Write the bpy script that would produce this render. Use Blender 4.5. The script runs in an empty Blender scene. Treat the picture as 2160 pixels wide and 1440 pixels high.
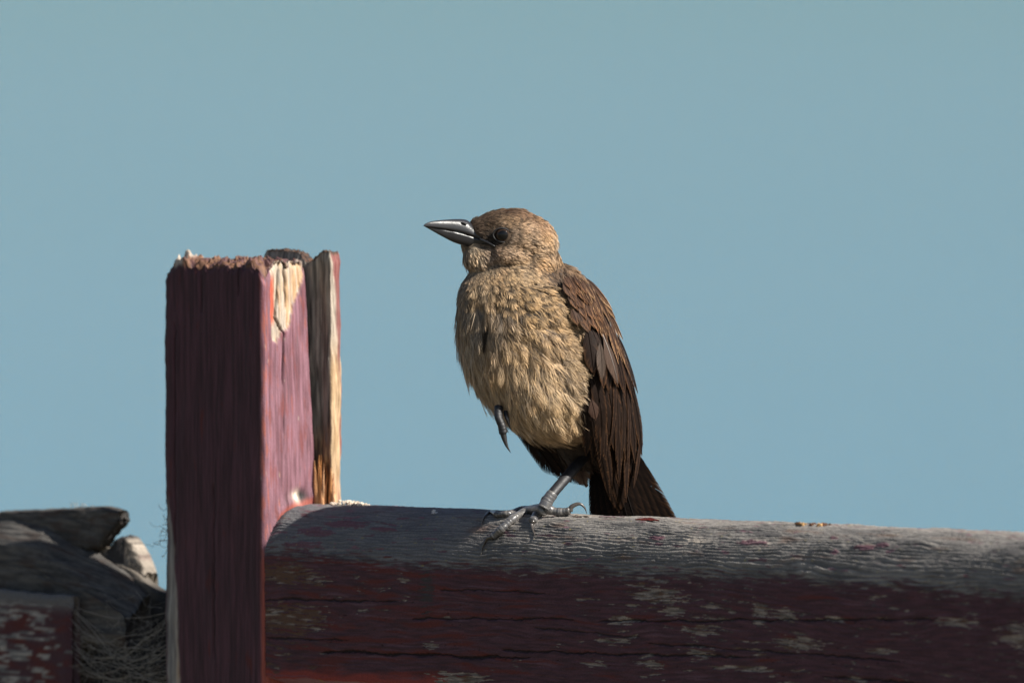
import bpy, math, random
import numpy as np
from mathutils import Vector
from mathutils.bvhtree import BVHTree

random.seed(7)
rng = np.random.default_rng(7)
scene = bpy.context.scene
COL = scene.collection

# ------------------------------------------------------------------ camera, sky, sun, exposure
U = 0.0003                      # one modelling unit in metres (0.3 mm)
DIST = 10.0                     # metres from camera to the bird
PITCH = math.radians(1.9)       # the lens looks slightly down on the rail
FWD = np.array([0.0, math.cos(PITCH), -math.sin(PITCH)])
UPV = np.array([0.0, math.sin(PITCH), math.cos(PITCH)])
RGT = np.array([1.0, 0.0, 0.0])
CAM = -FWD * DIST

cam_data = bpy.data.cameras.new('camera')
cam = bpy.data.objects.new('camera', cam_data)
COL.objects.link(cam)
cam.location = CAM
cam.rotation_euler = (math.pi / 2 - PITCH, 0, 0)
cam_data.sensor_width = 36.0
cam_data.lens = 36.0 * DIST / (2160 * U)
cam_data.clip_start = 0.1
cam_data.clip_end = 9000
cam_data.dof.use_dof = True
cam_data.dof.focus_distance = DIST - 0.012
cam_data.dof.aperture_fstop = 8.0
scene.camera = cam

TH = math.radians(44.0)                    # the rail runs to the right and towards the camera
_az, _el = TH - math.radians(12.0), math.radians(41.0)
SUN = np.array([math.cos(_el) * math.cos(_az), -math.cos(_el) * math.sin(_az), math.sin(_el)])
SUN = SUN / np.linalg.norm(SUN)
elev = math.asin(SUN[2])
azim = math.atan2(SUN[0], SUN[1])          # clockwise from +Y
world = bpy.data.worlds.new('World')
scene.world = world
world.use_nodes = True
wn = world.node_tree
bg = wn.nodes['Background']
sky = wn.nodes.new('ShaderNodeTexSky')
sky.sky_type = 'NISHITA'
sky.sun_disc = False
sky.sun_elevation = elev
sky.sun_rotation = azim
wn.links.new(sky.outputs[0], bg.inputs[0])
bg.inputs[1].default_value = 0.05
sl = bpy.data.lights.new('sun', 'SUN')
sl.energy = 5.0
sl.angle = math.radians(0.5)
sl.color = (1.0, 0.95, 0.87)
so = bpy.data.objects.new('sun', sl)
COL.objects.link(so)
so.rotation_euler = Vector(SUN).to_track_quat('Z', 'Y').to_euler()
vs = scene.view_settings
vs.view_transform = 'Standard'
vs.look = 'None'
vs.exposure = 1.05
vs.gamma = 1.0
vs.use_curve_mapping = False
scene.cycles.use_denoising = True
scene.cycles.max_bounces = 6


# ------------------------------------------------------------------ helpers
def P(px, py, d=0.0):
    """a world point: px, py in the photograph's raster at depth d (units behind the bird)"""
    px = np.asarray(px, float); py = np.asarray(py, float); d = np.asarray(d, float)
    k = (DIST + d * U) / DIST * U
    return (CAM + FWD * (DIST + d * U)[..., None] + RGT * ((px - 1080) * k)[..., None]
            + UPV * ((720 - py) * k)[..., None])


def B(px, py, d=0.0):
    """like P for points of the bird, which leans a little towards the viewer"""
    py = np.asarray(py, float)
    return P(px, py, np.asarray(d, float) - 0.07 * np.clip(1000 - py, 0, 600))


def Pinv(w):
    r = np.asarray(w, float) - CAM
    f = r @ FWD
    k = f / DIST * U
    return (r @ RGT) / k + 1080, 720 - (r @ UPV) / k, (f - DIST) / U


PERM = rng.permutation(512)
GR = rng.normal(size=(512, 3))
GR /= np.linalg.norm(GR, axis=1)[:, None]


def perlin(x, y, z=0.0):
    x, y, z = np.broadcast_arrays(np.asarray(x, float), np.asarray(y, float), np.asarray(z, float))
    xi = np.floor(x).astype(int); yi = np.floor(y).astype(int); zi = np.floor(z).astype(int)
    xf = x - xi; yf = y - yi; zf = z - zi
    s = lambda t: t * t * t * (t * (t * 6 - 15) + 10)
    u, v, w = s(xf), s(yf), s(zf)
    out = 0
    for dx in (0, 1):
        for dy in (0, 1):
            for dz in (0, 1):
                h = PERM[(PERM[(PERM[(xi + dx) & 511] + yi + dy) & 511] + zi + dz) & 511]
                g = GR[h]
                dot = g[..., 0] * (xf - dx) + g[..., 1] * (yf - dy) + g[..., 2] * (zf - dz)
                out = out + dot * (u if dx else 1 - u) * (v if dy else 1 - v) * (w if dz else 1 - w)
    return out * 1.5


def fbm(x, y, z=0.0, o=4, g=0.5):
    a, f, t, n = 1.0, 1.0, 0.0, 0.0
    for i in range(o):
        t = t + a * perlin(np.asarray(x) * f + 17.3 * i, np.asarray(y) * f - 9.1 * i, np.asarray(z) * f + 3.7 * i)
        n += a; a *= g; f *= 2.03
    return t / n


def sstep(a, b, x):
    t = np.clip((np.asarray(x, float) - a) / (b - a), 0, 1)
    return t * t * (3 - 2 * t)


def lerp(a, b, t):
    t = np.asarray(t, float)
    if np.ndim(a) >= 1 and np.shape(a)[-1] == 3 and (t.ndim == 0 or t.shape[-1] != 3 or t.ndim == 1):
        t = t[..., None]
    return np.asarray(a) * (1 - t) + np.asarray(b) * t


def interp(x, pts):
    p = np.array(pts, float)
    return np.interp(x, p[:, 0], p[:, 1])


def new_mesh(name, verts, faces, cols=None, smooth=True):
    """faces: (M,3) or (M,4) int array or a list of such arrays"""
    if not isinstance(faces, list):
        faces = [faces]
    me = bpy.data.meshes.new(name)
    verts = np.ascontiguousarray(verts, dtype=np.float32)
    me.vertices.add(len(verts))
    me.vertices.foreach_set('co', verts.ravel())
    loops = np.concatenate([f.ravel() for f in faces]).astype(np.int32)
    tot = np.concatenate([np.full(len(f), f.shape[1], np.int32) for f in faces])
    start = np.concatenate([[0], np.cumsum(tot)[:-1]]).astype(np.int32)
    me.loops.add(len(loops))
    me.loops.foreach_set('vertex_index', loops)
    me.polygons.add(len(tot))
    me.polygons.foreach_set('loop_start', start)
    me.polygons.foreach_set('loop_total', tot)
    me.polygons.foreach_set('use_smooth', np.full(len(tot), smooth, bool))
    me.update(calc_edges=True)
    if cols is not None:
        at = me.color_attributes.new('Col', 'FLOAT_COLOR', 'POINT')
        c = np.ones((len(verts), 4), np.float32)
        c[:, :3] = np.clip(cols, 0, 1)
        at.data.foreach_set('color', c.ravel())
    return me


def link(name, me, mat, parent=None, label=None, category=None, group=None, kind=None):
    o = bpy.data.objects.new(name, me)
    COL.objects.link(o)
    if mat is not None:
        me.materials.append(mat)
    if parent is not None:
        o.parent = parent
        o.matrix_parent_inverse = parent.matrix_basis.inverted()
    if label: o['label'] = label
    if category: o['category'] = category
    if group: o['group'] = group
    if kind: o['kind'] = kind
    return o


def empty(name, loc, label, category, group=None):
    o = bpy.data.objects.new(name, None)
    COL.objects.link(o)
    o.location = loc
    o.empty_display_size = 0.02
    o['label'] = label; o['category'] = category
    if group: o['group'] = group
    return o


def grid_faces(r, c, wrap=False):
    i = np.arange(r - 1)[:, None]
    j = np.arange(c if wrap else c - 1)[None, :]
    j2 = (j + 1) % c
    a = i * c + j; b = i * c + j2; d = (i + 1) * c + j2; e = (i + 1) * c + j
    return np.stack([a, b, d, e], -1).reshape(-1, 4)


def tube(path, rad, n=10, squash=1.0):
    """tube mesh along a world path; rad in metres per point; closed ends"""
    path = np.asarray(path, float); rad = np.asarray(rad, float)
    m = len(path)
    t = np.gradient(path, axis=0)
    t /= np.linalg.norm(t, axis=1)[:, None] + 1e-12
    ref = np.array([0.31, 0.2, 0.93])
    a = np.cross(t, ref); a /= np.linalg.norm(a, axis=1)[:, None]
    b = np.cross(t, a)
    th = np.linspace(0, 2 * np.pi, n, endpoint=False)
    v = path[:, None] + rad[:, None, None] * (np.cos(th)[None, :, None] * a[:, None] + squash * np.sin(th)[None, :, None] * b[:, None])
    f = grid_faces(m, n, True)
    v = np.concatenate([v.reshape(-1, 3), path[:1], path[-1:]])
    k = m * n
    j = np.arange(n)
    caps = np.concatenate([np.stack([np.full(n, k), (j + 1) % n, j], 1),
                           np.stack([np.full(n, k + 1), (m - 1) * n + j, (m - 1) * n + (j + 1) % n], 1)])
    return v, [f, caps]


def merge(parts):
    vs_, fs, cs, o = [], [], [], 0
    for p in parts:
        v, f = p[0], p[1]
        if not isinstance(f, list): f = [f]
        vs_.append(v); fs += [x + o for x in f]
        if len(p) > 2: cs.append(p[2])
        o += len(v)
    return np.concatenate(vs_), fs, (np.concatenate(cs) if cs else None)


def smooth_path(pts, n):
    """Catmull-Rom through pts (any dimension)"""
    p = np.asarray(pts, float)
    q = np.concatenate([[2 * p[0] - p[1]], p, [2 * p[-1] - p[-2]]])
    t = np.linspace(0, len(p) - 1 - 1e-9, n)
    i = t.astype(int); f = (t - i)[:, None]
    a, b, c, d = q[i], q[i + 1], q[i + 2], q[i + 3]
    return 0.5 * (2 * b + (c - a) * f + (2 * a - 5 * b + 4 * c - d) * f ** 2 + (3 * b - a - 3 * c + d) * f ** 3)


# ------------------------------------------------------------------ materials
def mat_base(name):
    m = bpy.data.materials.new(name)
    m.use_nodes = True
    return m, m.node_tree.nodes, m.node_tree.links, m.node_tree.nodes['Principled BSDF']


def mat_wood(name, grain_axis, rough=0.8, bump=0.25, spec=0.3):
    """vertex-colour wood with fine streaked grain along grain_axis (object space, metres)"""
    m, N, L, b = mat_base(name)
    at = N.new('ShaderNodeAttribute'); at.attribute_name = 'Col'
    tc = N.new('ShaderNodeTexCoord')
    mp = N.new('ShaderNodeMapping')
    mp.inputs['Rotation'].default_value = (0, 0, grain_axis[1])
    mp.inputs['Scale'].default_value = (60, 1500, 1500) if grain_axis[0] == 'x' else (1500, 1500, 60)
    L.new(tc.outputs['Object'], mp.inputs['Vector'])
    n1 = N.new('ShaderNodeTexNoise'); n1.inputs['Scale'].default_value = 1.0; n1.inputs['Detail'].default_value = 4
    L.new(mp.outputs[0], n1.inputs['Vector'])
    n2 = N.new('ShaderNodeTexNoise'); n2.inputs['Scale'].default_value = 700.0; n2.inputs['Detail'].default_value = 5
    L.new(tc.outputs['Object'], n2.inputs['Vector'])
    r = N.new('ShaderNodeMapRange'); r.inputs['From Min'].default_value = 0.3; r.inputs['From Max'].default_value = 0.7
    r.inputs['To Min'].default_value = 0.72; r.inputs['To Max'].default_value = 1.28
    L.new(n1.outputs[0], r.inputs['Value'])
    mx = N.new('ShaderNodeMix'); mx.data_type = 'RGBA'; mx.blend_type = 'MULTIPLY'; mx.inputs[0].default_value = 1.0
    L.new(at.outputs['Color'], mx.inputs[6]); L.new(r.outputs[0], mx.inputs[7])
    L.new(mx.outputs[2], b.inputs['Base Color'])
    add = N.new('ShaderNodeMath'); add.operation = 'ADD'
    L.new(n1.outputs[0], add.inputs[0]); L.new(n2.outputs[0], add.inputs[1])
    bp = N.new('ShaderNodeBump'); bp.inputs['Strength'].default_value = bump; bp.inputs['Distance'].default_value = 0.0012
    L.new(add.outputs[0], bp.inputs['Height']); L.new(bp.outputs[0], b.inputs['Normal'])
    b.inputs['Roughness'].default_value = rough
    b.inputs['Specular IOR Level'].default_value = spec
    return m


def mat_feather(name, rough=0.55, trans=0.18, spec=0.3):
    m, N, L, b = mat_base(name)
    at = N.new('ShaderNodeAttribute'); at.attribute_name = 'Col'
    L.new(at.outputs['Color'], b.inputs['Base Color'])
    b.inputs['Roughness'].default_value = rough
    b.inputs['Specular IOR Level'].default_value = spec
    tr = N.new('ShaderNodeBsdfTranslucent')
    L.new(at.outputs['Color'], tr.inputs['Color'])
    mx = N.new('ShaderNodeMixShader'); mx.inputs[0].default_value = trans
    L.new(b.outputs[0], mx.inputs[1]); L.new(tr.outputs[0], mx.inputs[2])
    L.new(mx.outputs[0], N['Material Output'].inputs['Surface'])
    return m


def mat_horn(name, col, rough, bump_scale=900, bump=0.1, coat=0.0, use_attr=False):
    m, N, L, b = mat_base(name)
    tc = N.new('ShaderNodeTexCoord')
    n = N.new('ShaderNodeTexNoise'); n.inputs['Scale'].default_value = bump_scale; n.inputs['Detail'].default_value = 5
    L.new(tc.outputs['Object'], n.inputs['Vector'])
    r = N.new('ShaderNodeMapRange'); r.inputs['To Min'].default_value = 0.6; r.inputs['To Max'].default_value = 1.4
    L.new(n.outputs[0], r.inputs['Value'])
    mx = N.new('ShaderNodeMix'); mx.data_type = 'RGBA'; mx.blend_type = 'MULTIPLY'; mx.inputs[0].default_value = 1.0
    if use_attr:
        at = N.new('ShaderNodeAttribute'); at.attribute_name = 'Col'
        L.new(at.outputs['Color'], mx.inputs[6])
    else:
        mx.inputs[6].default_value = (*col, 1)
    L.new(r.outputs[0], mx.inputs[7]); L.new(mx.outputs[2], b.inputs['Base Color'])
    bp = N.new('ShaderNodeBump'); bp.inputs['Strength'].default_value = bump; bp.inputs['Distance'].default_value = 0.0006
    L.new(n.outputs[0], bp.inputs['Height']); L.new(bp.outputs[0], b.inputs['Normal'])
    rr = N.new('ShaderNodeMapRange'); rr.inputs['To Min'].default_value = rough * 0.7; rr.inputs['To Max'].default_value = rough * 1.3
    L.new(n.outputs[0], rr.inputs['Value']); L.new(rr.outputs[0], b.inputs['Roughness'])
    b.inputs['Coat Weight'].default_value = coat
    b.inputs['Coat Roughness'].default_value = 0.05
    return m


M_RAIL = mat_wood('weathered_rail_wood', ('x', TH), 0.75, 0.3, 0.35)
M_POST = mat_wood('painted_post_wood', ('z', 0.0), 0.7, 0.2, 0.3)
M_BARE = mat_wood('bare_wood', ('z', 0.0), 0.85, 0.35, 0.2)
M_PLUME = mat_feather('body_plumage', 0.6, 0.2, 0.25)
M_FLIGHT = mat_feather('flight_feather', 0.6, 0.12, 0.1)
M_SKIN = mat_feather('feather_down', 0.8, 0.0, 0.1)

# ------------------------------------------------------------------ water
WATER_NEAR = (0.046, 0.168, 0.262, 1)
WATER_FAR = (0.020, 0.136, 0.188, 1)


def build_water():
    m, N, L, b = mat_base('lake_water')
    tc = N.new('ShaderNodeTexCoord')
    mp = N.new('ShaderNodeMapping'); mp.inputs['Scale'].default_value = (1.0, 0.6, 1.0)
    L.new(tc.outputs['Object'], mp.inputs['Vector'])
    n1 = N.new('ShaderNodeTexNoise'); n1.inputs['Scale'].default_value = 5.0; n1.inputs['Detail'].default_value = 3
    L.new(mp.outputs[0], n1.inputs['Vector'])
    bp = N.new('ShaderNodeBump'); bp.inputs['Strength'].default_value = 1.0; bp.inputs['Distance'].default_value = 0.12
    L.new(n1.outputs[0], bp.inputs['Height']); L.new(bp.outputs[0], b.inputs['Normal'])
    n2 = N.new('ShaderNodeTexNoise'); n2.inputs['Scale'].default_value = 0.03; n2.inputs['Detail'].default_value = 2
    L.new(tc.outputs['Object'], n2.inputs['Vector'])
    sp = N.new('ShaderNodeSeparateXYZ'); L.new(tc.outputs['Object'], sp.inputs[0])
    far = N.new('ShaderNodeMapRange'); far.inputs['From Min'].default_value = 50; far.inputs['From Max'].default_value = 280
    far.inputs['To Min'].default_value = -0.15; far.inputs['To Max'].default_value = 0.75
    L.new(sp.outputs[1], far.inputs['Value'])
    ad = N.new('ShaderNodeMath'); ad.operation = 'MULTIPLY_ADD'; ad.inputs[1].default_value = 0.5; ad.use_clamp = True
    L.new(n2.outputs[0], ad.inputs[0]); L.new(far.outputs[0], ad.inputs[2])
    cr = N.new('ShaderNodeMix'); cr.data_type = 'RGBA'
    cr.inputs[6].default_value = WATER_NEAR; cr.inputs[7].default_value = WATER_FAR
    L.new(ad.outputs[0], cr.inputs[0]); L.new(cr.outputs[2], b.inputs['Base Color'])
    b.inputs['Roughness'].default_value = 0.12
    b.inputs['IOR'].default_value = 1.33
    s = 4000.0
    n = 9
    g = np.linspace(-s, s, n)
    X, Y = np.meshgrid(g, g)
    v = np.stack([X.ravel(), Y.ravel(), np.full(n * n, -2.9)], 1)
    link('lake_water', new_mesh('lake_water', v, grid_faces(n, n)), m, kind='structure',
         label='calm blue green lake water filling the background')


build_water()

def build_ground():  # bank out of view, added to warm and dim the light from below
    """unseen grassy bank put under the fence for its bounce light; falls to the lake"""
    m, N, L, b = mat_base('unseen_bank')
    tc = N.new('ShaderNodeTexCoord')
    n1 = N.new('ShaderNodeTexNoise'); n1.inputs['Scale'].default_value = 3.0; n1.inputs['Detail'].default_value = 6
    L.new(tc.outputs['Object'], n1.inputs['Vector'])
    cr = N.new('ShaderNodeMix'); cr.data_type = 'RGBA'
    cr.inputs[6].default_value = (0.065, 0.056, 0.036, 1); cr.inputs[7].default_value = (0.14, 0.118, 0.078, 1)
    L.new(n1.outputs[0], cr.inputs[0]); L.new(cr.outputs[2], b.inputs['Base Color'])
    bp = N.new('ShaderNodeBump'); bp.inputs['Strength'].default_value = 0.6; bp.inputs['Distance'].default_value = 0.1
    L.new(n1.outputs[0], bp.inputs['Height']); L.new(bp.outputs[0], b.inputs['Normal'])
    b.inputs['Roughness'].default_value = 0.95
    xs = np.linspace(-220, 220, 90); ys = np.concatenate([np.linspace(-400, -20, 20), np.linspace(-16, 20, 40)])
    X, Y = np.meshgrid(xs, ys)
    z = interp(Y, [(-400, -1.2), (-10, -1.3), (6, -1.4), (16, -3.1), (20, -3.6)]) + 0.10 * fbm(X / 5, Y / 5, 3.0, 3)
    link('ground', new_mesh('ground', np.stack([X, Y, z], -1).reshape(-1, 3), grid_faces(len(ys), len(xs))), m, kind='structure',
         label='unseen dry grassy lake bank, added below the fence for warm bounce light')


build_ground()

# ------------------------------------------------------------------ frame of the fence
CD = np.array([math.cos(TH), -math.sin(TH), 0.0])     # along the rail, to the right and nearer
CB = np.array([math.sin(TH), math.cos(TH), 0.0])      # across the rail, away from the camera
CZ = np.array([0.0, 0.0, 1.0])
C0 = P(555, 1100, 445)
KU, KV, KW = 1.242, 0.683, 1.012                                # the fence's section, in units


def FW(u, v, w):
    """fence frame (units along rail, back, up) to world"""
    u = np.asarray(u, float)[..., None]; v = np.asarray(v, float)[..., None]; w = np.asarray(w, float)[..., None]
    return C0 + U * (KU * u * CD + KV * v * CB + KW * w * CZ)


def FWinv(p):
    r = (np.asarray(p) - C0) / U
    return r @ CD / KU, r @ CB / KV, r @ CZ / KW


GREY = np.array([0.108, 0.102, 0.099])
GREYL = np.array([0.275, 0.252, 0.225])
DARKW = np.array([0.035, 0.032, 0.032])
MAROON = np.array([0.050, 0.0185, 0.0245])
PINK = np.array([0.150, 0.074, 0.093])
RED = np.array([0.26, 0.040, 0.028])
BROWN = np.array([0.11, 0.055, 0.032])
PALE = np.array([0.50, 0.425, 0.345])
TAN = np.array([0.42, 0.26, 0.12])


# ------------------------------------------------------------------ the rail the bird stands on
W0 = 36.0                                             # rail top above the frame's origin
def rail_profile(n_front, n_arc, n_top, n_back):
    H = 362.0
    fr = np.stack([np.linspace(10, 3, n_front), np.linspace(W0 - H, W0 - 128, n_front)], 1)
    a = np.linspace(0, np.pi / 2, n_arc + 1)[1:]
    ex = 2 / 2.25
    arc = np.stack([3 + 132 * (1 - np.cos(a) ** ex), W0 - 128 + 126 * np.sin(a) ** ex], 1)
    top = np.stack([np.linspace(135, 236, n_top + 1)[1:], W0 - 2 + 2 * np.sin(np.linspace(0, 3, n_top))], 1)
    bk = np.stack([np.linspace(240, 242, n_back), np.linspace(W0 - 6, W0 - H - 48, n_back)], 1)
    bt = np.stack([np.linspace(230, 22, 8), np.linspace(W0 - H - 52, W0 - H - 4, 8)], 1)
    return np.concatenate([fr, arc, top, bk, bt]), n_front, n_front + n_arc, n_front + n_arc + n_top


def build_rail():
    prof, i1, i2, i3 = rail_profile(150, 130, 40, 24)
    n = len(prof)
    uu = np.concatenate([np.arange(1.5, 2000, 2.6), np.linspace(2010, 4600, 60)])
    m = len(uu)
    nxt = np.roll(prof, -1, 0) - np.roll(prof, 1, 0)
    nrm = np.stack([-nxt[:, 1], nxt[:, 0]], 1)
    nrm /= np.linalg.norm(nrm, axis=1)[:, None]
    nrm *= np.sign(np.sum(nrm * (prof - np.array([105, -140])), 1))[:, None]
    seg = np.linalg.norm(np.diff(prof, axis=0), axis=1)
    q = np.concatenate([[0], np.cumsum(seg)])                 # arc length from front bottom
    Uu, Q = np.meshgrid(uu, q, indexing='ij')
    qs = q[i1 - 1]                                            # where the shoulder starts
    # wavy grain lines, pinched round knots
    warp = 16 * fbm(Uu / 420, Q / 160, 2.0, 3) + 5 * fbm(Uu / 90, Q / 60, 4.0, 2)
    for (ku, kq, s, a) in ((1010, qs + 78, 60, 9), (1260, qs + 40, 70, -10), (1400, qs - 120, 120, 20), (560, qs - 60, 90, 8)):
        warp += a * np.exp(-(((Uu - ku) / (1.6 * s)) ** 2 + ((Q - kq) / s) ** 2)) * np.sign(Q - kq + 1e-6) * np.minimum(1, np.abs(Q - kq) / 20)
    gq = Q + warp
    edge = qs + 8 + 20 * fbm(Uu / 150, 3.3, 1.0, 4) + 8 * fbm(Uu / 22, Q / 9, 7.0, 2)   # paint edge
    edge = edge + interp(Uu, [(0, 22), (120, 20), (300, 10), (700, 12), (1000, 10), (1250, 18), (1600, 8), (2000, 0)])
    grey = sstep(-.6, .6, (Q - edge) / 17 + 3.0 * fbm(Uu / 46, gq / 4.5, 43.0, 4))
    on_top = sstep(q[i2] - 30, q[i2], Q)
    # terraced, broken ridges in the weathered part
    ph = gq / 8.4 + 0.9 * fbm(Uu / 60, gq / 18, 1.0, 3)
    fr = ph - np.floor(ph)
    saw = np.where(fr < 0.72, fr / 0.72, (1 - fr) / 0.28)
    lineid = np.floor(ph)
    brk = fbm(Uu / 34 + lineid * 3.17, lineid * 0.71, 9.0, 3)
    amp = sstep(-0.35, 0.25, brk) * (0.45 + 0.55 * sstep(-.3, .3, fbm(Uu / 170, Q / 70, 5.0, 2)))
    smooth_shaded_l = sstep(560, 380, Uu)                            # nearer the post the wood is less eroded and tinted with painted shade
    amp = amp * (1 - 0.55 * smooth_shaded_l)
    h = grey * (6.0 * (saw - 0.5) * amp + 1.5 * fbm(Uu / 12, Q / 4, 3.0, 3) + 4.0 * fbm(Uu / 130, Q / 50, 6.0, 2))
    # painted face
    ph2 = gq / 11 + 0.8 * fbm(Uu / 80, gq / 22, 21.0, 3)
    f2 = np.abs((ph2 - np.floor(ph2)) * 2 - 1)
    h = h + (1 - grey) * (1.7 * f2 * sstep(-.2, .3, fbm(Uu / 60, Q / 30, 11.0, 2)) + 3.0 * fbm(Uu / 160, Q / 60, 8.0, 3) + 0.6 * fbm(Uu / 10, Q / 3, 12.0, 2))
    # bare patches where paint has come off (stretched along the grain)
    pn = fbm(Uu / 52, gq / 10, 14.0, 5, .6) + 0.35 * fbm(Uu / 260, Q / 120, 15.0, 2)
    bias = interp(Uu, [(0, 0.02), (300, -0.16), (560, -0.20), (760, -0.06), (900, 0.02), (1150, 0.0), (1400, -0.06), (1700, 0.02), (2100, 0.04)])
    bare = sstep(0.24, 0.32, pn + bias) * (1 - grey)
    def patch(u0, q0, su, sq, k=1.0):
        d = ((Uu - u0) / su) ** 2 + ((Q - q0) / sq) ** 2
        return k * sstep(1.0, 0.8, d + 2.6 * fbm(Uu / 34, gq / 4.2, 31.0, 4) + .25)
    bare = np.maximum(bare, (1 - grey) * patch(50, qs - 18, 95, 26))
    bare = np.maximum(bare, (1 - grey) * patch(60, qs - 110, 100, 34))
    bare = np.maximum(bare, (1 - grey) * patch(470, 14, 70, 20))
    bare = np.maximum(bare, (1 - grey) * patch(940, qs - 25, 60, 18))
    for (ax, ay, sx, sy) in ((1310, 1305, 30, 8), (1415, 1285, 26, 10), (1470, 1325, 42, 8), (1590, 1280, 18, 14), (1640, 1290, 32, 12), (1665, 1350, 48, 13), (1470, 1372, 26, 10),
                             (1560, 1402, 62, 5), (1985, 1305, 44, 9), (2120, 1330, 48, 24), (1370, 1395, 30, 8), (1290, 1348, 30, 6), (1250, 1395, 30, 5), (910, 1360, 14, 7), (1740, 1300, 30, 6), (1835, 1365, 30, 5), (1780, 1425, 24, 6)):
        bare = np.maximum(bare, (1 - grey) * patch((ax - 557) / 0.885, 1426 - (ay - .044 * (ax - 555)), sx * 1.2, sy * 1.25))
    stain = (1 - grey) * patch(392, qs - 40, 18, 50, 0.8)
    h = h - 1.8 * bare
    # long drying cracks
    crack = np.zeros_like(Uu)
    for (u0, u1, qa, qb, wd, dp, sd) in ((0, 330, qs - 72, qs - 62, 1.7, 6, 1), (350, 760, qs - 98, qs - 82, 1.8, 6, 2), (0, 200, 82, 84, 1.8, 6, 3),
                                         (130, 640, 58, 66, 2.6, 9, 4), (560, 1160, 78, 92, 2.0, 7, 5), (780, 1600, 150, 190, 1.9, 7, 6), (420, 700, qs - 34, qs - 30, 1.4, 5, 7),
                                         (900, 1500, 110, 100, 1.6, 6, 8), (1300, 2100, 60, 40, 2, 7, 9), (640, 900, 130, 120, 1.5, 5, 10)):
        t = np.clip((Uu - u0) / (u1 - u0), 0, 1)
        qc = qa + (qb - qa) * t + 9 * fbm(Uu / 90, sd * 5.0, 1.0, 4) + 2.2 * perlin(Uu / 7, sd * 3.3, 0.5)
        wdv = wd * (0.42 + 0.85 * sstep(-.4, .4, perlin(Uu / 40, sd * 2.2, 8.0))) * sstep(0, 0.04, t) * sstep(1, 0.9, t)
        c = np.exp(-((Q - qc) / np.maximum(wdv, 0.02)) ** 2)
        crack = np.maximum(crack, c)
        h = h - 1.1 * dp * c
    # colour
    streak = fbm(Uu / 70, gq / 3.2, 18.0, 3)
    blot = fbm(Uu / 120, Q / 60, 19.0, 3)
    g = lerp(GREY * 0.72, GREYL * 0.86, sstep(-0.45, 0.5, streak * 0.7 + blot * 0.6 + 0.35 * (saw - 0.5)))
    g = lerp(g, DARKW * 1.3, 0.78 * sstep(0.45, 0.0, saw * amp + 0.25) * (1 - on_top))  # gaps between the ridges darkened in colour, their shade painted in
    g = lerp(g, BROWN * 1.1, 0.5 * sstep(0.15, 0.5, fbm(Uu / 90, Q / 26, 22.0, 3)))
    g = lerp(g, GREY * np.array([0.75, 0.85, 1.05]), 0.5 * smooth_shaded_l)  # bluish dark tint puts the bird's shadow into the grey colour
    # remnants of faded paint on the weathered part
    fl = sstep(0.30, 0.36, fbm(Uu / 46, Q / 13, 24.0, 4) + 0.14 * sstep(420, 100, Uu) + 0.10 * on_top)
    g = lerp(g, lerp(PINK, MAROON * 1.6, sstep(-.2, .3, blot)), fl * 0.85)
    backedge = sstep(q[i3 - 1] - 26, q[i3 - 1] - 8, Q + 10 * fbm(Uu / 50, 1.0, 2.0, 3)) * sstep(640, 480, Uu)
    g = lerp(g, PINK * 1.5, backedge * 0.9)  # pink paint, brightened along the back edge as a painted sunlit strip
    wp = np.exp(-(((Uu - 1003) / 26) ** 2 + ((Q - qs - 95) / 12) ** 2)) + 0.8 * np.exp(-(((Uu - 1145) / 30) ** 2 + ((Q - qs - 98) / 12) ** 2))
    g = lerp(g, PALE * 1.1, np.clip(wp * sstep(-.2, .2, perlin(Uu / 9, Q / 3, 3.0) + .1), 0, 1) * 0.9)
    for (ax, ay, sx, sy) in ((1563, 1139, 34, 6), (1790, 1146, 26, 6), (1820, 1140, 16, 5), (1730, 1160, 10, 5), (1365, 1128, 16, 6), (720, 1100, 50, 9), (660, 1120, 40, 8), (640, 1150, 40, 6), (800, 1112, 30, 5)):
        dq = ((Uu - (ax - 557) / 0.885) / (1.15 * sx)) ** 2 + ((Q - (qs + 128 - (ay - .044 * (ax - 555) - 1066))) / (1.3 * sy)) ** 2
        fp_ = sstep(1.0, 0.8, dq + 1.6 * fbm(Uu / 20, gq / 5, 36.0, 4) + .1)
        g = lerp(g, lerp(PINK * 0.8, MAROON * 2.2, sstep(-.2, .3, streak)), fp_ * 0.9)
        h = h + 1.6 * fp_
    lich = sstep(0.48, 0.56, fbm(Uu / 9, Q / 6, 26.0, 2) + 0.1 * blot)
    g = lerp(g, np.array([0.34, 0.27, 0.07]), lich * 0.55)
    r = lerp(MAROON * 0.8, MAROON * 1.55, sstep(-.4, .4, fbm(Uu / 50, gq / 6, 27.0, 4)))
    r = lerp(r, RED * 0.36, 0.85 * sstep(0.02, 0.4, fbm(Uu / 110, gq / 14, 28.0, 4) + interp(Uu, [(0, .08), (480, .12), (700, -.1), (2000, -.2)])))
    r = lerp(r, RED * 0.8, sstep(26, 6, Q + 16 * fbm(Uu / 60, Q / 20, 29.0, 3)) * sstep(520, 420, Uu))
    r = lerp(r, PINK * 0.75, 0.75 * sstep(0.12, 0.45, fbm(Uu / 120, gq / 7, 33.0, 5, .6)))
    bw = lerp(np.array([.07, .06, .05]), np.array([.29, .235, .195]), sstep(-.4, .4, fbm(Uu / 40, gq / 3, 30.0, 3)))
    bw = lerp(bw, BROWN * .8, sstep(.0, .4, fbm(Uu / 50, gq / 9, 35.0, 3) + 0.45 * sstep(190, 60, Uu)))
    r = lerp(r, bw, bare)
    rim = sstep(0.18, 0.23, pn + bias) * (1 - sstep(0.24, 0.29, pn + bias)) * (1 - grey)
    r = lerp(r, DARKW * 1.2, rim * 0.6)
    r = lerp(r, DARKW * 0.9, stain)
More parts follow.
